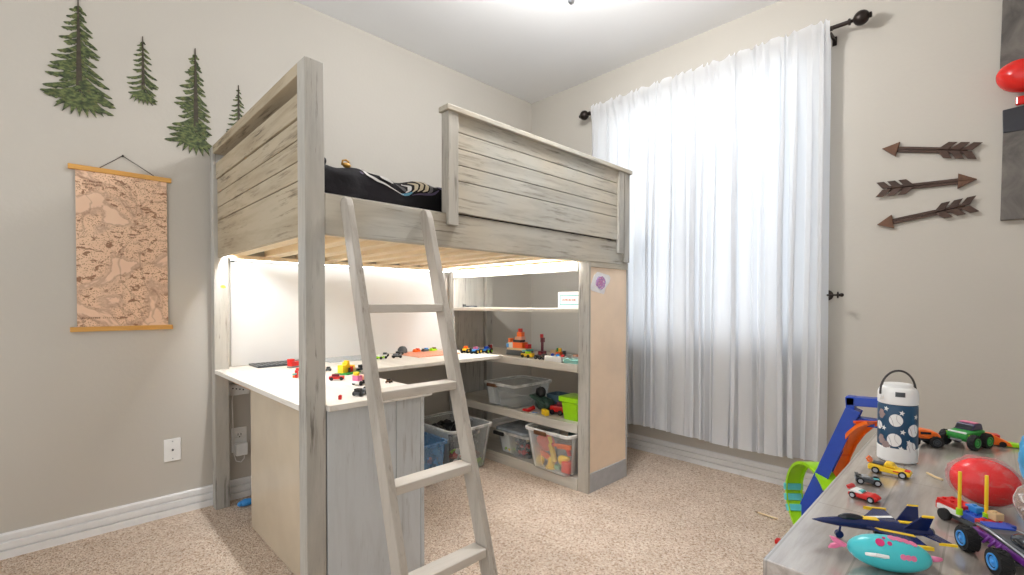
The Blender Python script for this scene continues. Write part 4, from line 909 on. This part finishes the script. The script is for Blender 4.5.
for sg in (-1, 1): m.ring(tuple(hx*sg*.036 + Vector((0,0,.136))), tuple(hx*sg*.0445 + Vector((0,0,.136))), .0055)
m.build('handle_pivot', C['white'], bt)

bt.scale = (.85, .85, .94)
# jet
jt = thing('toy_jet', 'dark blue toy jet plane with yellow trim near the dresser edge', 'toy plane', (-2.186, -2.672, DZ), 2.106); 
m = MB(); 
secs = [(.070, .0004, .0004, .021), (.058, .0035, .0035, .0215), (.040, .0062, .0060, .022), (.015, .009, .0075, .0225), (-.015, .013, .0075, .0225), (-.048, .013, .0065, .022), (-.062, .011, .0055, .022)]
n = 16; vs = [(x, ry*math.cos(2*PI*i/n), z+rz_*math.sin(2*PI*i/n)) for x, ry, rz_, z in secs for i in range(n)]
fs = [(k*n+i, k*n+(i+1)%n, (k+1)*n+(i+1)%n, (k+1)*n+i) for k in range(len(secs)-1) for i in range(n)] + [tuple(range(n-1, -1, -1)), tuple(range((len(secs)-1)*n, len(secs)*n))]
m.add(vs, fs); m.build('fuselage', C['navy'], jt, autos=True)
for sg in (-1, 1):
    m = MB(); m.prism([(.010, sg*.010), (-.004, sg*.028), (-.022, sg*.052), (-.036, sg*.052), (-.034, sg*.010)][::sg], 'Z', .0215, .0238); w = m.build('wing', C['navy'], jt)
    MB().prism([(-.019, sg*.0525), (-.012, sg*.0555), (-.040, sg*.0555), (-.037, sg*.0525)][::sg], 'Z', .0205, .0248).build('wing_tip', C['yellow'], w)
    MB().prism([(.003, sg*.014), (.000, sg*.020), (-.034, sg*.030), (-.034, sg*.024)][::sg], 'Z', .0239, .0245).build('stripe', C['white'] if sg < 0 else C['yellow'], w)
    m = MB(); m.prism([(-.046, sg*.011), (-.060, sg*.034), (-.070, sg*.034), (-.064, sg*.010)][::sg], 'Z', .0205, .0222); st_ = m.build('tailplane', C['navy'], jt)
    MB().prism([(-.058, sg*.0345), (-.054, sg*.037), (-.073, sg*.037), (-.071, sg*.0345)][::sg], 'Z', .0200, .0227).build('tail_tip', C['yellow'], st_)
    m = MB(); m.M = Matrix.Translation((0, sg*.010, .026)) @ Matrix.Rotation(-sg*.35, 4, 'X'); m.prism([(-.030, 0), (-.046, .020), (-.058, .020), (-.056, 0)], 'Y', -.0010, .0010); fn_ = m.build('tail_fin', C['navy'], jt)
    m = MB(); m.M = Matrix.Translation((0, sg*.010, .026)) @ Matrix.Rotation(-sg*.35, 4, 'X'); m.prism([(-.0460, .0202), (-.0475, .0222), (-.059, .0222), (-.058, .0202)], 'Y', -.0012, .0012); m.build('fin_tip', C['yellow'], fn_)
    MB().tube([(-.012, sg*.010, .017), (-.014, sg*.016, .006)], .0014).ring((-.014, sg*.014, .0055), (-.014, sg*.019, .0055), .0053).build('landing_gear', C['black'], jt)
MB().tube([(.036, 0, .018), (.038, 0, .005)], .0014).ring((.038, -.0025, .005), (.038, .0025, .005), .0048).build('landing_gear', C['navy'], jt)
m = MB(); m.ball((.024, 0, .028), (.016, .0052, .0058), 16, 10); m.build('canopy', C['glass'], jt, smooth=True)
MB().box(-.006, .012, -.0045, .0045, .0295, .0305).build('yellow_patch', C['yellow'], jt)
MB().box(-.060, -.030, -.003, .003, .0285, .0300).build('spine_stripe', C['yellow'], jt)
MB().ring((-.064, -.005, .022), (-.061, -.005, .022), .0048).ring((-.064, .005, .022), (-.061, .005, .022), .0048).build('nozzle', C['dgrey'], jt)

# turquoise narwhal-shaped toy
ft = thing('toy_fish', 'turquoise rounded toy with pink spots and tail at the dresser front', 'toy', (-2.255, -2.696, DZ), -1.183+PI)
m = MB(); m.M = Matrix.Translation((0, 0, .0225)); m.ball((0,0,0), (.050, .022, .0222), 32, 20, lambda d: 1-.05*max(0, d[0])); m.build('body', plain('turquoise_rubber', rgb(70, 196, 204), .3, var=.03), ft, smooth=True)
for sg in (-1, 1): MB().prism([(.048, .024+.002*sg), (.062, .024+.009*sg), (.070, .024+.010*sg), (.066, .024+.004*sg), (.052, .024-.002*sg)][::sg], 'Y', -.003+.004*sg, .003+.004*sg).build('tail_fin', C['pink'], ft, bevel=.001)
m = MB(); m.M = Matrix.Translation((.018, .0195, .022)) @ Matrix.Rotation(.5, 4, 'X'); m.prism([(.014, .004), (.004, .016), (-.012, .014), (-.010, .0)], 'Z', 0, .004); m.build('side_fin', C['white'], ft, bevel=.001)
MB().tube([(-.049, 0, .024), (-.056, 0, .025), (-.061, 0, .026)], [.004, .0034, .0016]).build('nose', C['pink'], ft, smooth=True)
def spot(x, ang, r):
    k = math.sqrt(max(0, 1-(x/.050)**2)); n_ = Vector((x/.0025, .022*k*math.cos(ang)/.000484, .0222*k*math.sin(ang)/.000493)).normalized()
    p = Vector((x, .022*k*math.cos(ang), .0225+.0222*k*math.sin(ang))); return tuple(p-n_*.0012), tuple(p+n_*.0005), r
m = MB()
for a_ in (spot(.012, .95, .0052), spot(.001, .95, .0028), spot(.006, 1.3, .002)): m.ring(*a_)
m.build('spots', plain('magenta_print', rgb(206, 40, 110), .4), ft)
m = MB()
for x_ in (-.012, -.018, -.024): m.ring(*spot(x_, .30, .0035))
m.build('mouth', C['pink'], ft)
m = MB()
for x_ in (-.004, -.012, -.020, -.028): m.ring(*spot(x_, 1.45, .005))
m.build('back_patch', C['pink'], ft)

ft.scale = (.83, .88, .88)
# cars
def die_cast(name, label, loc, rz, L, Wd, prof, cabin, body, glass='glass', r=.0055, hub='silver', extra=None, cat='toy car', wb=.31):
    t = thing(name, label, cat, loc, rz)
    MB().prism([(x*L, z*L) for x, z in prof], 'Y', -Wd/2, Wd/2).build('body', C[body], t, bevel=.0022, seg=3)
    if cabin: MB().prism([(x*L, z*L) for x, z in cabin], 'Y', -Wd*.39, Wd*.39).build('cabin', C[glass], t, bevel=.0018, seg=2)
    for sx in (-1, 1):
        for sy in (-1, 1):
            w = MB().ring((sx*L*wb, sy*(Wd/2-.003), r), (sx*L*wb, sy*(Wd/2+.0012), r), r, n=18).build('wheel', C['rubber'], t, bevel=.0006)
            MB().ring((sx*L*wb, sy*(Wd/2+.0012), r), (sx*L*wb, sy*(Wd/2+.0018), r), r*.6, n=12).build('hub', C[hub], w)
    if extra: extra(t, L, Wd)
    return t
def pickup_extra(t, L, Wd):
    MB().prism([(-.42*L, .30*L), (-.52*L, .40*L), (-.56*L, .40*L), (-.50*L, .28*L)], 'Y', -Wd*.45, Wd*.45).build('spoiler', C['orange'], t, bevel=.001)
    MB().cbox((.40*L, 0, .205*L), (.12*L, Wd*.5, .012*L)).build('hood_scoop', C['red'], t); MB().cbox((-.25*L, 0, .285*L), (.30*L, Wd*.7, .02*L)).build('load_bed', C['dgrey'], t)
    MB().box(.1*L, .3*L, -Wd/2-.0006, -Wd/2+.001, .15*L, .18*L).box(.1*L, .3*L, Wd/2-.001, Wd/2+.0006, .15*L, .18*L).build('side_print', C['red'], t)
die_cast('toy_pickup', 'yellow die-cast pickup with flames in front of the bottle', (-1.862, -2.652, DZ), -PI/2-.03, .062, .026, [(-.5, .09), (.47, .07), (.5, .13), (.46, .18), (.16, .215), (-.48, .27), (-.5, .2)], [(.17, .215), (.06, .35), (-.10, .36), (-.14, .25)], 'yellow', 'yellow', .0062, extra=pickup_extra)
def buggy_extra(t, L, Wd):
    MB().cbox((-.42*L, 0, .34*L), (.14*L, Wd*1.0, .03*L)).build('spoiler', C['black'], t); MB().cbox((-.02*L, 0, .29*L), (.2*L, Wd*.4, .05*L)).build('seat', C['silver'], t); MB().cbox((.3*L, 0, .25*L), (.2*L, Wd*.35, .02*L)).build('hood_stripe', C['teal'], t)
die_cast('toy_racer', 'dark grey open-top die-cast racer behind the red racer', (-1.944, -2.632, DZ), -1.32, .038, .022, [(-.5, .1), (.48, .08), (.5, .15), (.3, .22), (.1, .26), (-.2, .28), (-.48, .27)], [(.1, .26), (0, .34), (-.22, .33), (-.25, .27)], 'dgrey', 'grey', .0056, extra=buggy_extra)
def red_extra(t, L, Wd):
    MB().prism([(-.50*L, .20*L), (-.36*L, .34*L), (-.05*L, .30*L), (.02*L, .24*L)], 'Y', -Wd*.46, Wd*.46).build('white_cowl', C['white'], t, bevel=.002); MB().prism([(-.50*L, .30*L), (-.56*L, .44*L), (-.46*L, .42*L), (-.40*L, .32*L)], 'Y', -Wd*.48, Wd*.48).build('spoiler', C['red'], t, bevel=.001); MB().cbox((-.08*L, 0, .30*L), (.16*L, Wd*.55, .07*L)).build('windscreen', C['teal'], t, bevel=.001)
die_cast('toy_racer', 'red and white die-cast racer next to the jet wing', (-2.030, -2.640, DZ), -1.80, .040, .021, [(-.5, .08), (.44, .06), (.5, .14), (.46, .22), (.28, .28), (.02, .26), (-.48, .22)], None, 'red', r=.0050, extra=red_extra)

def monster(name, label, loc, rz, L, Wd, r, body, trim, hub, bodyf, group=None):
    t = thing(name, label, 'toy truck', loc, rz, group)
    bodyf(t, L, Wd, r)
    m = MB()
    for sx in (-1, 1): m.ring((sx*L*.33, -Wd*.45, r), (sx*L*.33, Wd*.45, r), r*.16, n=8)
    m.box(-L*.30, L*.30, -Wd*.12, Wd*.12, r*.9, r*1.25); m.build('chassis', C[trim], t)
    for sx in (-1, 1):
        for sy in (-1, 1):
            y0, y1 = sy*Wd*.32, sy*Wd*.5
            m = MB(); m.ring((sx*L*.33, y0, r), (sx*L*.33, y1, r), r*.93, n=24)
            for i in range(24):
                a = 2*PI*i/24; m.M = Matrix.Translation((sx*L*.33, (y0+y1)/2, r)) @ Matrix.Rotation(a, 4, 'Y') @ Matrix.Translation((0, 0, r*.92)) @ Matrix.Rotation(.5*(1 if i%2 else -1), 4, 'Z'); m.cbox((0,0,0), (r*.10, abs(y1-y0)*.9, r*.14))
            w = m.build('tyre', C['rubber'], t)
            mm = MB(); mm.lathe([(r*.60, -.0008), (r*.60, .0012), (r*.50, .0014), (r*.46, -.0002), (r*.16, .0006), (r*.12, .0022), (0, .0024)], axis='Y', n=20)
            h = mm.build('rim', C[hub], w, autos=True); h.location = (sx*L*.33, y1, r)
            if sy < 0: h.rotation_euler = (0, 0, PI)
    return t
def grave_body(t, L, Wd, r):
    MB().prism([(-.50*L, r*1.3), (.50*L, r*1.25), (.52*L, r*1.7), (.46*L, r*2.1), (.14*L, r*2.25), (-.50*L, r*2.2)], 'Y', -Wd*.30, Wd*.30).build('body', C['green'], t, bevel=.003)
    MB().prism([(.16*L, r*2.25), (.02*L, r*3.05), (-.36*L, r*3.1), (-.46*L, r*2.2)], 'Y', -Wd*.27, Wd*.27).build('cab', P_('dark_violet_plastic', 58, 50, 84), t, bevel=.003)
    MB().prism([(.13*L, r*2.38), (.045*L, r*2.9), (.055*L, r*2.92), (.145*L, r*2.38)], 'Y', -Wd*.23, Wd*.23).build('windscreen', C['glass'], t)
    MB().box(.42*L, .50*L, -Wd*.27, Wd*.27, r*1.95, r*2.18).build('hood_skull_print', C['white'], t, bevel=.002)
    MB().box(.50*L, .535*L, -Wd*.16, Wd*.16, r*.95, r*1.2).build('bumper', C['silver'], t, bevel=.001); MB().box(-.28*L, -.05*L, -Wd*.22, Wd*.22, r*3.08, r*3.2).build('roof_panel', C['pink'], t, bevel=.001)
    MB().box(.30*L, .44*L, -Wd*.34, -Wd*.30, r*1.3, r*1.9).box(.30*L, .44*L, Wd*.30, Wd*.34, r*1.3, r*1.9).build('shock_absorber', C['lime'], t)
monster('monster_truck', 'green and violet monster truck at the far end of the dresser', (-1.525, -2.742, DZ), 2.71, .066, .062, .0165, 'green', 'green', 'green', grave_body)
def orange_body(t, L, Wd, r):
    MB().prism([(-.5*L, r*1.4), (.46*L, r*1.35), (.52*L, r*1.9), (.40*L, r*2.6), (.0, r*2.95), (-.5*L, r*2.9)], 'Y', -Wd*.34, Wd*.34).build('body', C['orange'], t, bevel=.004, seg=3)
    MB().box(-.1*L, .2*L, -Wd*.35, Wd*.35, r*2.2, r*2.6).build('window', C['glass'], t)
monster('monster_truck', 'orange monster truck mostly hidden behind the bottle', (-1.585, -2.672, DZ), -1.1, .062, .044, .0125, 'orange', 'dgrey', 'dgrey', orange_body)
ow = thing('toy_truck', 'orange toy behind the green monster truck', 'toy', (-1.470, -2.778, DZ), -1.3)
MB().prism([(-.035, .004), (.035, .002), (.030, .010), (.004, .024), (-.034, .027)], 'Y', -.014, .014).build('body', C['orange'], ow, bevel=.002)
MB().ring((-.02,-.016,.006),(-.02,.016,.006),.0058).ring((.018,-.016,.006),(.018,.016,.006),.0058).build('wheel_axle', C['rubber'], ow)
MB().cbox((0, 0, .021), (.03, .02, .006)).build('deck', C['red'], ow, bevel=.001)
tag(MB().prism([(-.03, .001), (.03, .001), (.02, .007), (-.018, .010)], 'Y', -.010, .010).build('toy_ramp', C['lime'], None, (0, 0, 0), bevel=.002), 'small lime green toy at the far dresser edge', 'toy')
bpy.data.objects['toy_ramp'].location = (-1.462, -2.822, DZ); bpy.data.objects['toy_ramp'].rotation_euler = (0, 0, -1.4)

# red ball in clear film
bl = thing('wrapped_ball', 'shiny red ball wrapped in clear film in the middle of the dresser', 'ball', (-1.930, -2.774, DZ)); blo = tuple(bl.location)
m = MB(); m.M = Matrix.Translation((-1.930, -2.774, DZ+.038)) @ Matrix.Rotation(math.radians(-80), 4, 'Z') @ Matrix.Rotation(math.radians(9), 4, 'Y')
m.ball((0,0,0), (.0405, .0345, .0345), 32, 20); m.build('ball', plain('bright_red_rubber', rgb(238, 30, 34), .22, var=.02), bl, blo, smooth=True)
def film(name, op=.10):
    t = NT(name); tr = t.new('ShaderNodeBsdfTransparent'); mx = t.new('ShaderNodeMixShader')
    n = t.noise(t.coords((1, 1, 1.6)), 38, 4, .6, 1.5); t.bump(n, .9, .012)
    fr = t.new('ShaderNodeFresnel'); fr.inputs['IOR'].default_value = 1.45
    t.link(t.math('ADD', t.math('MULTIPLY', t.ramp(n, [(.52, (0,0,0)), (.70, (1,1,1))]), op*3), t.math('ADD', t.math('MULTIPLY', fr.outputs[0], .55 + op), op*.3)), mx.inputs[0])
    t.b.inputs['Base Color'].default_value = (.95, .96, .97, 1); t.b.inputs['Roughness'].default_value = .08
    t.link(tr.outputs[0], mx.inputs[1]); t.link(t.b.outputs[0], mx.inputs[2]); t.link(mx.outputs[0], t.out.inputs[0]); return t.m
M_film = film('clear_crinkled_film', .045)
r = random.Random(9); ph = [r.uniform(0, 6) for _ in range(6)]
def crk(d): return 1 + .022*math.sin(9*d[0]+ph[0]+4*d[2]) + .02*math.sin(13*d[1]+ph[1]-5*d[0]) + .014*math.sin(21*d[2]+ph[2]+9*d[1]) + .012*abs(math.sin(15*d[0]-11*d[1]))
m = MB(); m.M = Matrix.Translation((-1.930, -2.774, DZ+.0388)) @ Matrix.Rotation(math.radians(-80), 4, 'Z') @ Matrix.Rotation(math.radians(9), 4, 'Y')
m.ball((0,0,0), (.0445, .0372, .0370), 64, 40, crk); m.build('film_wrap', M_film, bl, blo, autos=True)
MB().tube([(-1.850,-2.722,DZ+.006),(-1.835,-2.712,DZ+.004),(-1.818,-2.700,DZ+.004)], .0022).build('stick', C['tan'], bl, blo, smooth=True)

# red, white and blue brick car with two yellow rods
bc = brick_toy('toy_car', 'red white and blue brick car with two upright yellow rods', 'toy car', (-2.040, -2.764, DZ), -2.30, [(0,0,.006,.074,.026,.006,'dgrey'), (-.022,0,.0125,.034,.030,.007,'white'), (-.024,0,.0200,.034,.026,.007,'red',(3,2)), (.008,.002,.0125,.034,.028,.009,'blue',(3,2)), (-.004,.006,.0215,.016,.012,.008,'sky',(1,1)), (.028,-.004,.0125,.022,.026,.010,'red',(2,2)), (.024,.004,.023,.014,.012,.010,'tan',(1,1)), (.040,.0,.012,.012,.02,.012,'blue',(1,1)), (-.040,0,.010,.010,.022,.012,'red')], wh4(.025,.0165,.0085,.007,'rubber'))
for wx, wy in ((-2.0585, -2.7505), (-2.0525, -2.7765)):
    q = Matrix.Rotation(-bc.rotation_euler.z, 3, 'Z') @ (Vector((wx, wy, 0)) - Vector((bc.location.x, bc.location.y, 0)))
    MB().ring((q.x, q.y, .0205), (q.x, q.y, .0290), .0036, n=12).build('rod_socket', C['lime'], bc)
    MB().ring((q.x, q.y, .0290), (q.x, q.y, .080), .0020, n=12).build('rod', C['yellow'], bc)
# dark monster truck with blue rims
def dark_body(t, L, Wd, r):
    MB().prism([(-.52*L, r*1.3), (.48*L, r*1.3), (.52*L, r*1.7), (.1*L, r*1.95), (-.52*L, r*1.9)], 'Y', -Wd*.24, Wd*.24).build('frame', C['purple'], t, bevel=.002)
    MB().prism([(-.62*L, r*1.75), (.40*L, r*1.98), (.52*L, r*2.0), (.46*L, r*2.2), (.0, r*2.45), (-.62*L, r*2.3)], 'Y', -Wd*.22, Wd*.22).build('body', C['dgrey'], t, bevel=.003)
    m = MB(); m.M = Matrix.Translation((-.30*L, 0, r*2.45)); m.ball((0,0,0), (.26*L, Wd*.19, r*.62), 20, 12); m.build('canopy', C['glass'], t, smooth=True)
    for sy in (-1, 1): MB().tube([(.45*L, sy*Wd*.20, r*2.05), (.1*L, sy*Wd*.25, r*2.35), (-.55*L, sy*Wd*.25, r*2.15)], r*.09).build('side_bar', C['silver'], t, smooth=True)
    MB().box(.20*L, .42*L, -Wd*.18, Wd*.18, r*2.22, r*2.45).build('engine', C['blue'], t, bevel=.001); MB().cbox((.5*L, 0, r*1.75), (.08*L, Wd*.3, r*.3)).build('bumper', C['red'], t, bevel=.001)
    for sy in (-1, 1):
        for sx in (-.12, .12, .0): MB().tube([(sx*L, sy*Wd*.22, r*1.9), (sx*L+.05*L, sy*Wd*.30, r*1.2)], r*.10).build('strut', C['purple'], t, smooth=True)
monster('monster_truck', 'dark monster truck with blue rims at the right edge of the dresser', (-2.139, -2.800, DZ), .513, .086, .072, .0152, 'dgrey', 'dgrey', 'sky', dark_body)
# bags at the right
def bag(name, label, c, rad, mat, ph0, cat='bag'):
    fn = lambda d: 1 + .06*math.sin(7*d[0]+ph0+3*d[2]) + .05*math.sin(11*d[1]+2*ph0-4*d[0]) + .04*abs(math.sin(13*d[2]+ph0+6*d[1]))
    m = MB(); m.ball(c, rad, 40, 26, fn); m.v = [(x, y, max(z, DZ+.0008)) for x, y, z in m.v]
    return tag(m.build(name, mat, None, (c[0], c[1], DZ), smooth=True), label, cat)
bag('plastic_bag', 'crinkled clear bag of tan things at the right edge of the dresser', (-2.025, -2.852, DZ+.045), (.050, .046, .052), film('crinkled_bag_film', .30), 1.0)
bag('bag_contents', 'tan and pink things inside the crinkled clear bag', (-2.025, -2.854, DZ+.040), (.038, .036, .040), plain('tan_pink_contents', rgb(214, 176, 146), .5, var=.25, vs=60), 2.2, 'toy')
bag('plastic_bag', 'light blue bag behind the crinkled clear bag', (-1.76, -2.862, DZ+.050), (.060, .048, .056), plain('sky_blue_bag', rgb(70, 170, 226), .3, var=.15, vs=20), 3.1)

# ------------------------------------------------------------------ track toy by the dresser, things on the carpet
TX = -.62
tk = thing('track_toy', 'blue tower track toy with orange chute and lime loop behind the dresser', 'track toy', (TX, -2.33, 0)); to = tuple(tk.location)
RL = .168; LP = Vector((TX, -2.255, .174))
loop = [(RL*math.cos(a), RL*math.sin(a)) for a in [math.radians(d) for d in range(-100, 141, 8)]]
hw = .036
chan = [(-hw, .010), (-hw, -.002), (hw, -.002), (hw, .010), (hw-.005, .010), (hw-.005, .001), (-hw+.005, .001), (-hw+.005, .010)]
def placed(o, loc, rz): o.location = Vector(loc) - Vector(to); o.rotation_euler = (0, 0, rz); return o
LR = math.radians(-48)
placed(MB().strip(loop, chan).build('loop_track', C['lime'], tk, autos=True), LP, LR)
for d in (-30, -14, 2):
    a = math.radians(d); m = MB(); m.M = Matrix.Translation((0, RL*math.cos(a), RL*math.sin(a))) @ Matrix.Rotation(a, 4, 'X'); m.cbox((0, 0, 0), (.084, .016, .030))
    placed(m.build('booster_clip', C['cyan'], tk, bevel=.003), LP, LR)
CP = Vector((TX+.02, -2.318, 0)); CR = math.radians(-40)
chute = [((y+2.318)*1.25, z) for y, z in [(-2.318, .20), (-2.324, .26), (-2.334, .33), (-2.352, .40), (-2.378, .465), (-2.410, .52), (-2.446, .562), (-2.480, .585)]]
placed(MB().strip(chute, chan).build('chute', C['orange'], tk, autos=True), CP, CR)
for k in (3, 6): placed(MB().cbox((0, chute[k][0]+.004, chute[k][1]+.008), (.080, .018, .010)).build('clip', P_('deep_orange_plastic', 232, 84, 30), tk, bevel=.002), CP, CR)
M_tb = C['blue']
def beam(y0, z0, y1, z1, w, d, x=TX):
    m = MB(); p0, p1 = Vector((x, y0, z0)), Vector((x, y1, z1)); dd = p1-p0; a = math.atan2(dd.z, dd.y)
    m.M = Matrix.Translation((p0+p1)/2) @ Matrix.Rotation(a, 4, 'X'); L = dd.length; m.box(-d/2, d/2, -L/2, L/2, -w/2, w/2); return m
beam(-2.245, .175, -2.402, .610, .038, .05, TX-.045).build('ramp', M_tb, tk, to, bevel=.003)
for x_ in (-.072, -.018): beam(-2.242, .172, -2.400, .612, .050, .006, TX+x_).build('ramp_edge', M_tb, tk, to, bevel=.002)
beam(-2.372, .640, -2.505, .648, .034, .05, TX-.04).build('tower_top', M_tb, tk, to, bevel=.003)
beam(-2.395, .565, -2.505, .565, .030, .05, TX-.04).build('tower_bar', M_tb, tk, to, bevel=.003)
beam(-2.388, .560, -2.388, .66, .030, .05, TX-.04).build('tower_side', M_tb, tk, to, bevel=.003)
beam(-2.49, .012, -2.49, .645, .030, .05, TX-.04).build('tower_leg', M_tb, tk, to, bevel=.003)
beam(-2.240, .004, -2.240, .185, .034, .05, TX-.045).build('foot', M_tb, tk, to, bevel=.003)
beam(-2.25, .175, -2.285, .135, .026, .05, TX-.045).build('brace', M_tb, tk, to, bevel=.003)
pc = thing('pencil', 'pale wooden pencil lying on the carpet by the track toy', 'pencil', (-.50, -2.03, 0), 0); pco = tuple(pc.location)
MB().ring((-.495,-1.990,.008),(-.500,-2.080,.008),.0042,n=6).build('shaft', C['tan'], pc, pco); MB().ring((-.4943,-1.974,.008),(-.495,-1.990,.008),.0008,.0042,n=6).build('tip', C['brown'], pc, pco)
tag(MB().cbox((-.735,-2.150,.010),(.030,.022,.018)).build('toy_brick', C['red'], None, (-.735,-2.150,.001), bevel=.003), 'small red toy brick on the carpet under the dresser edge', 'toy')

# ------------------------------------------------------------------ light
ld = bpy.data.lights.new('window_daylight', 'AREA'); ld.shape = 'RECTANGLE'; ld.size = 3.0; ld.size_y = 3.0; ld.energy = 23; ld.color = (.91, .955, 1.0)
lo_ = bpy.data.objects.new('window_daylight', ld); COL.objects.link(lo_); lo_.location = (.95, -1.44, 1.75); lo_.rotation_euler = (0, math.radians(78), 0)
lo_.rotation_euler = Vector((-1, 0, -.18)).to_track_quat('-Z', 'Y').to_euler()
w = bpy.data.worlds.new('daylight'); S.world = w; w.use_nodes = True
w.node_tree.nodes['Background'].inputs['Color'].default_value = (1.0, 1.0, 1.0, 1); w.node_tree.nodes['Background'].inputs['Strength'].default_value = 1.08

vs_ = S.view_settings; S.display_settings.display_device = 'sRGB'
vs_.view_transform = 'Standard'; vs_.look = 'None'; vs_.exposure = 0.28; vs_.gamma = 1.0
try: vs_.use_curve_mapping = False
except Exception: pass
try:
    S.cycles.max_bounces = 10; S.cycles.diffuse_bounces = 6; S.cycles.transparent_max_bounces = 24; S.cycles.sample_clamp_indirect = 6
    S.cycles.use_denoising = True
except Exception: pass
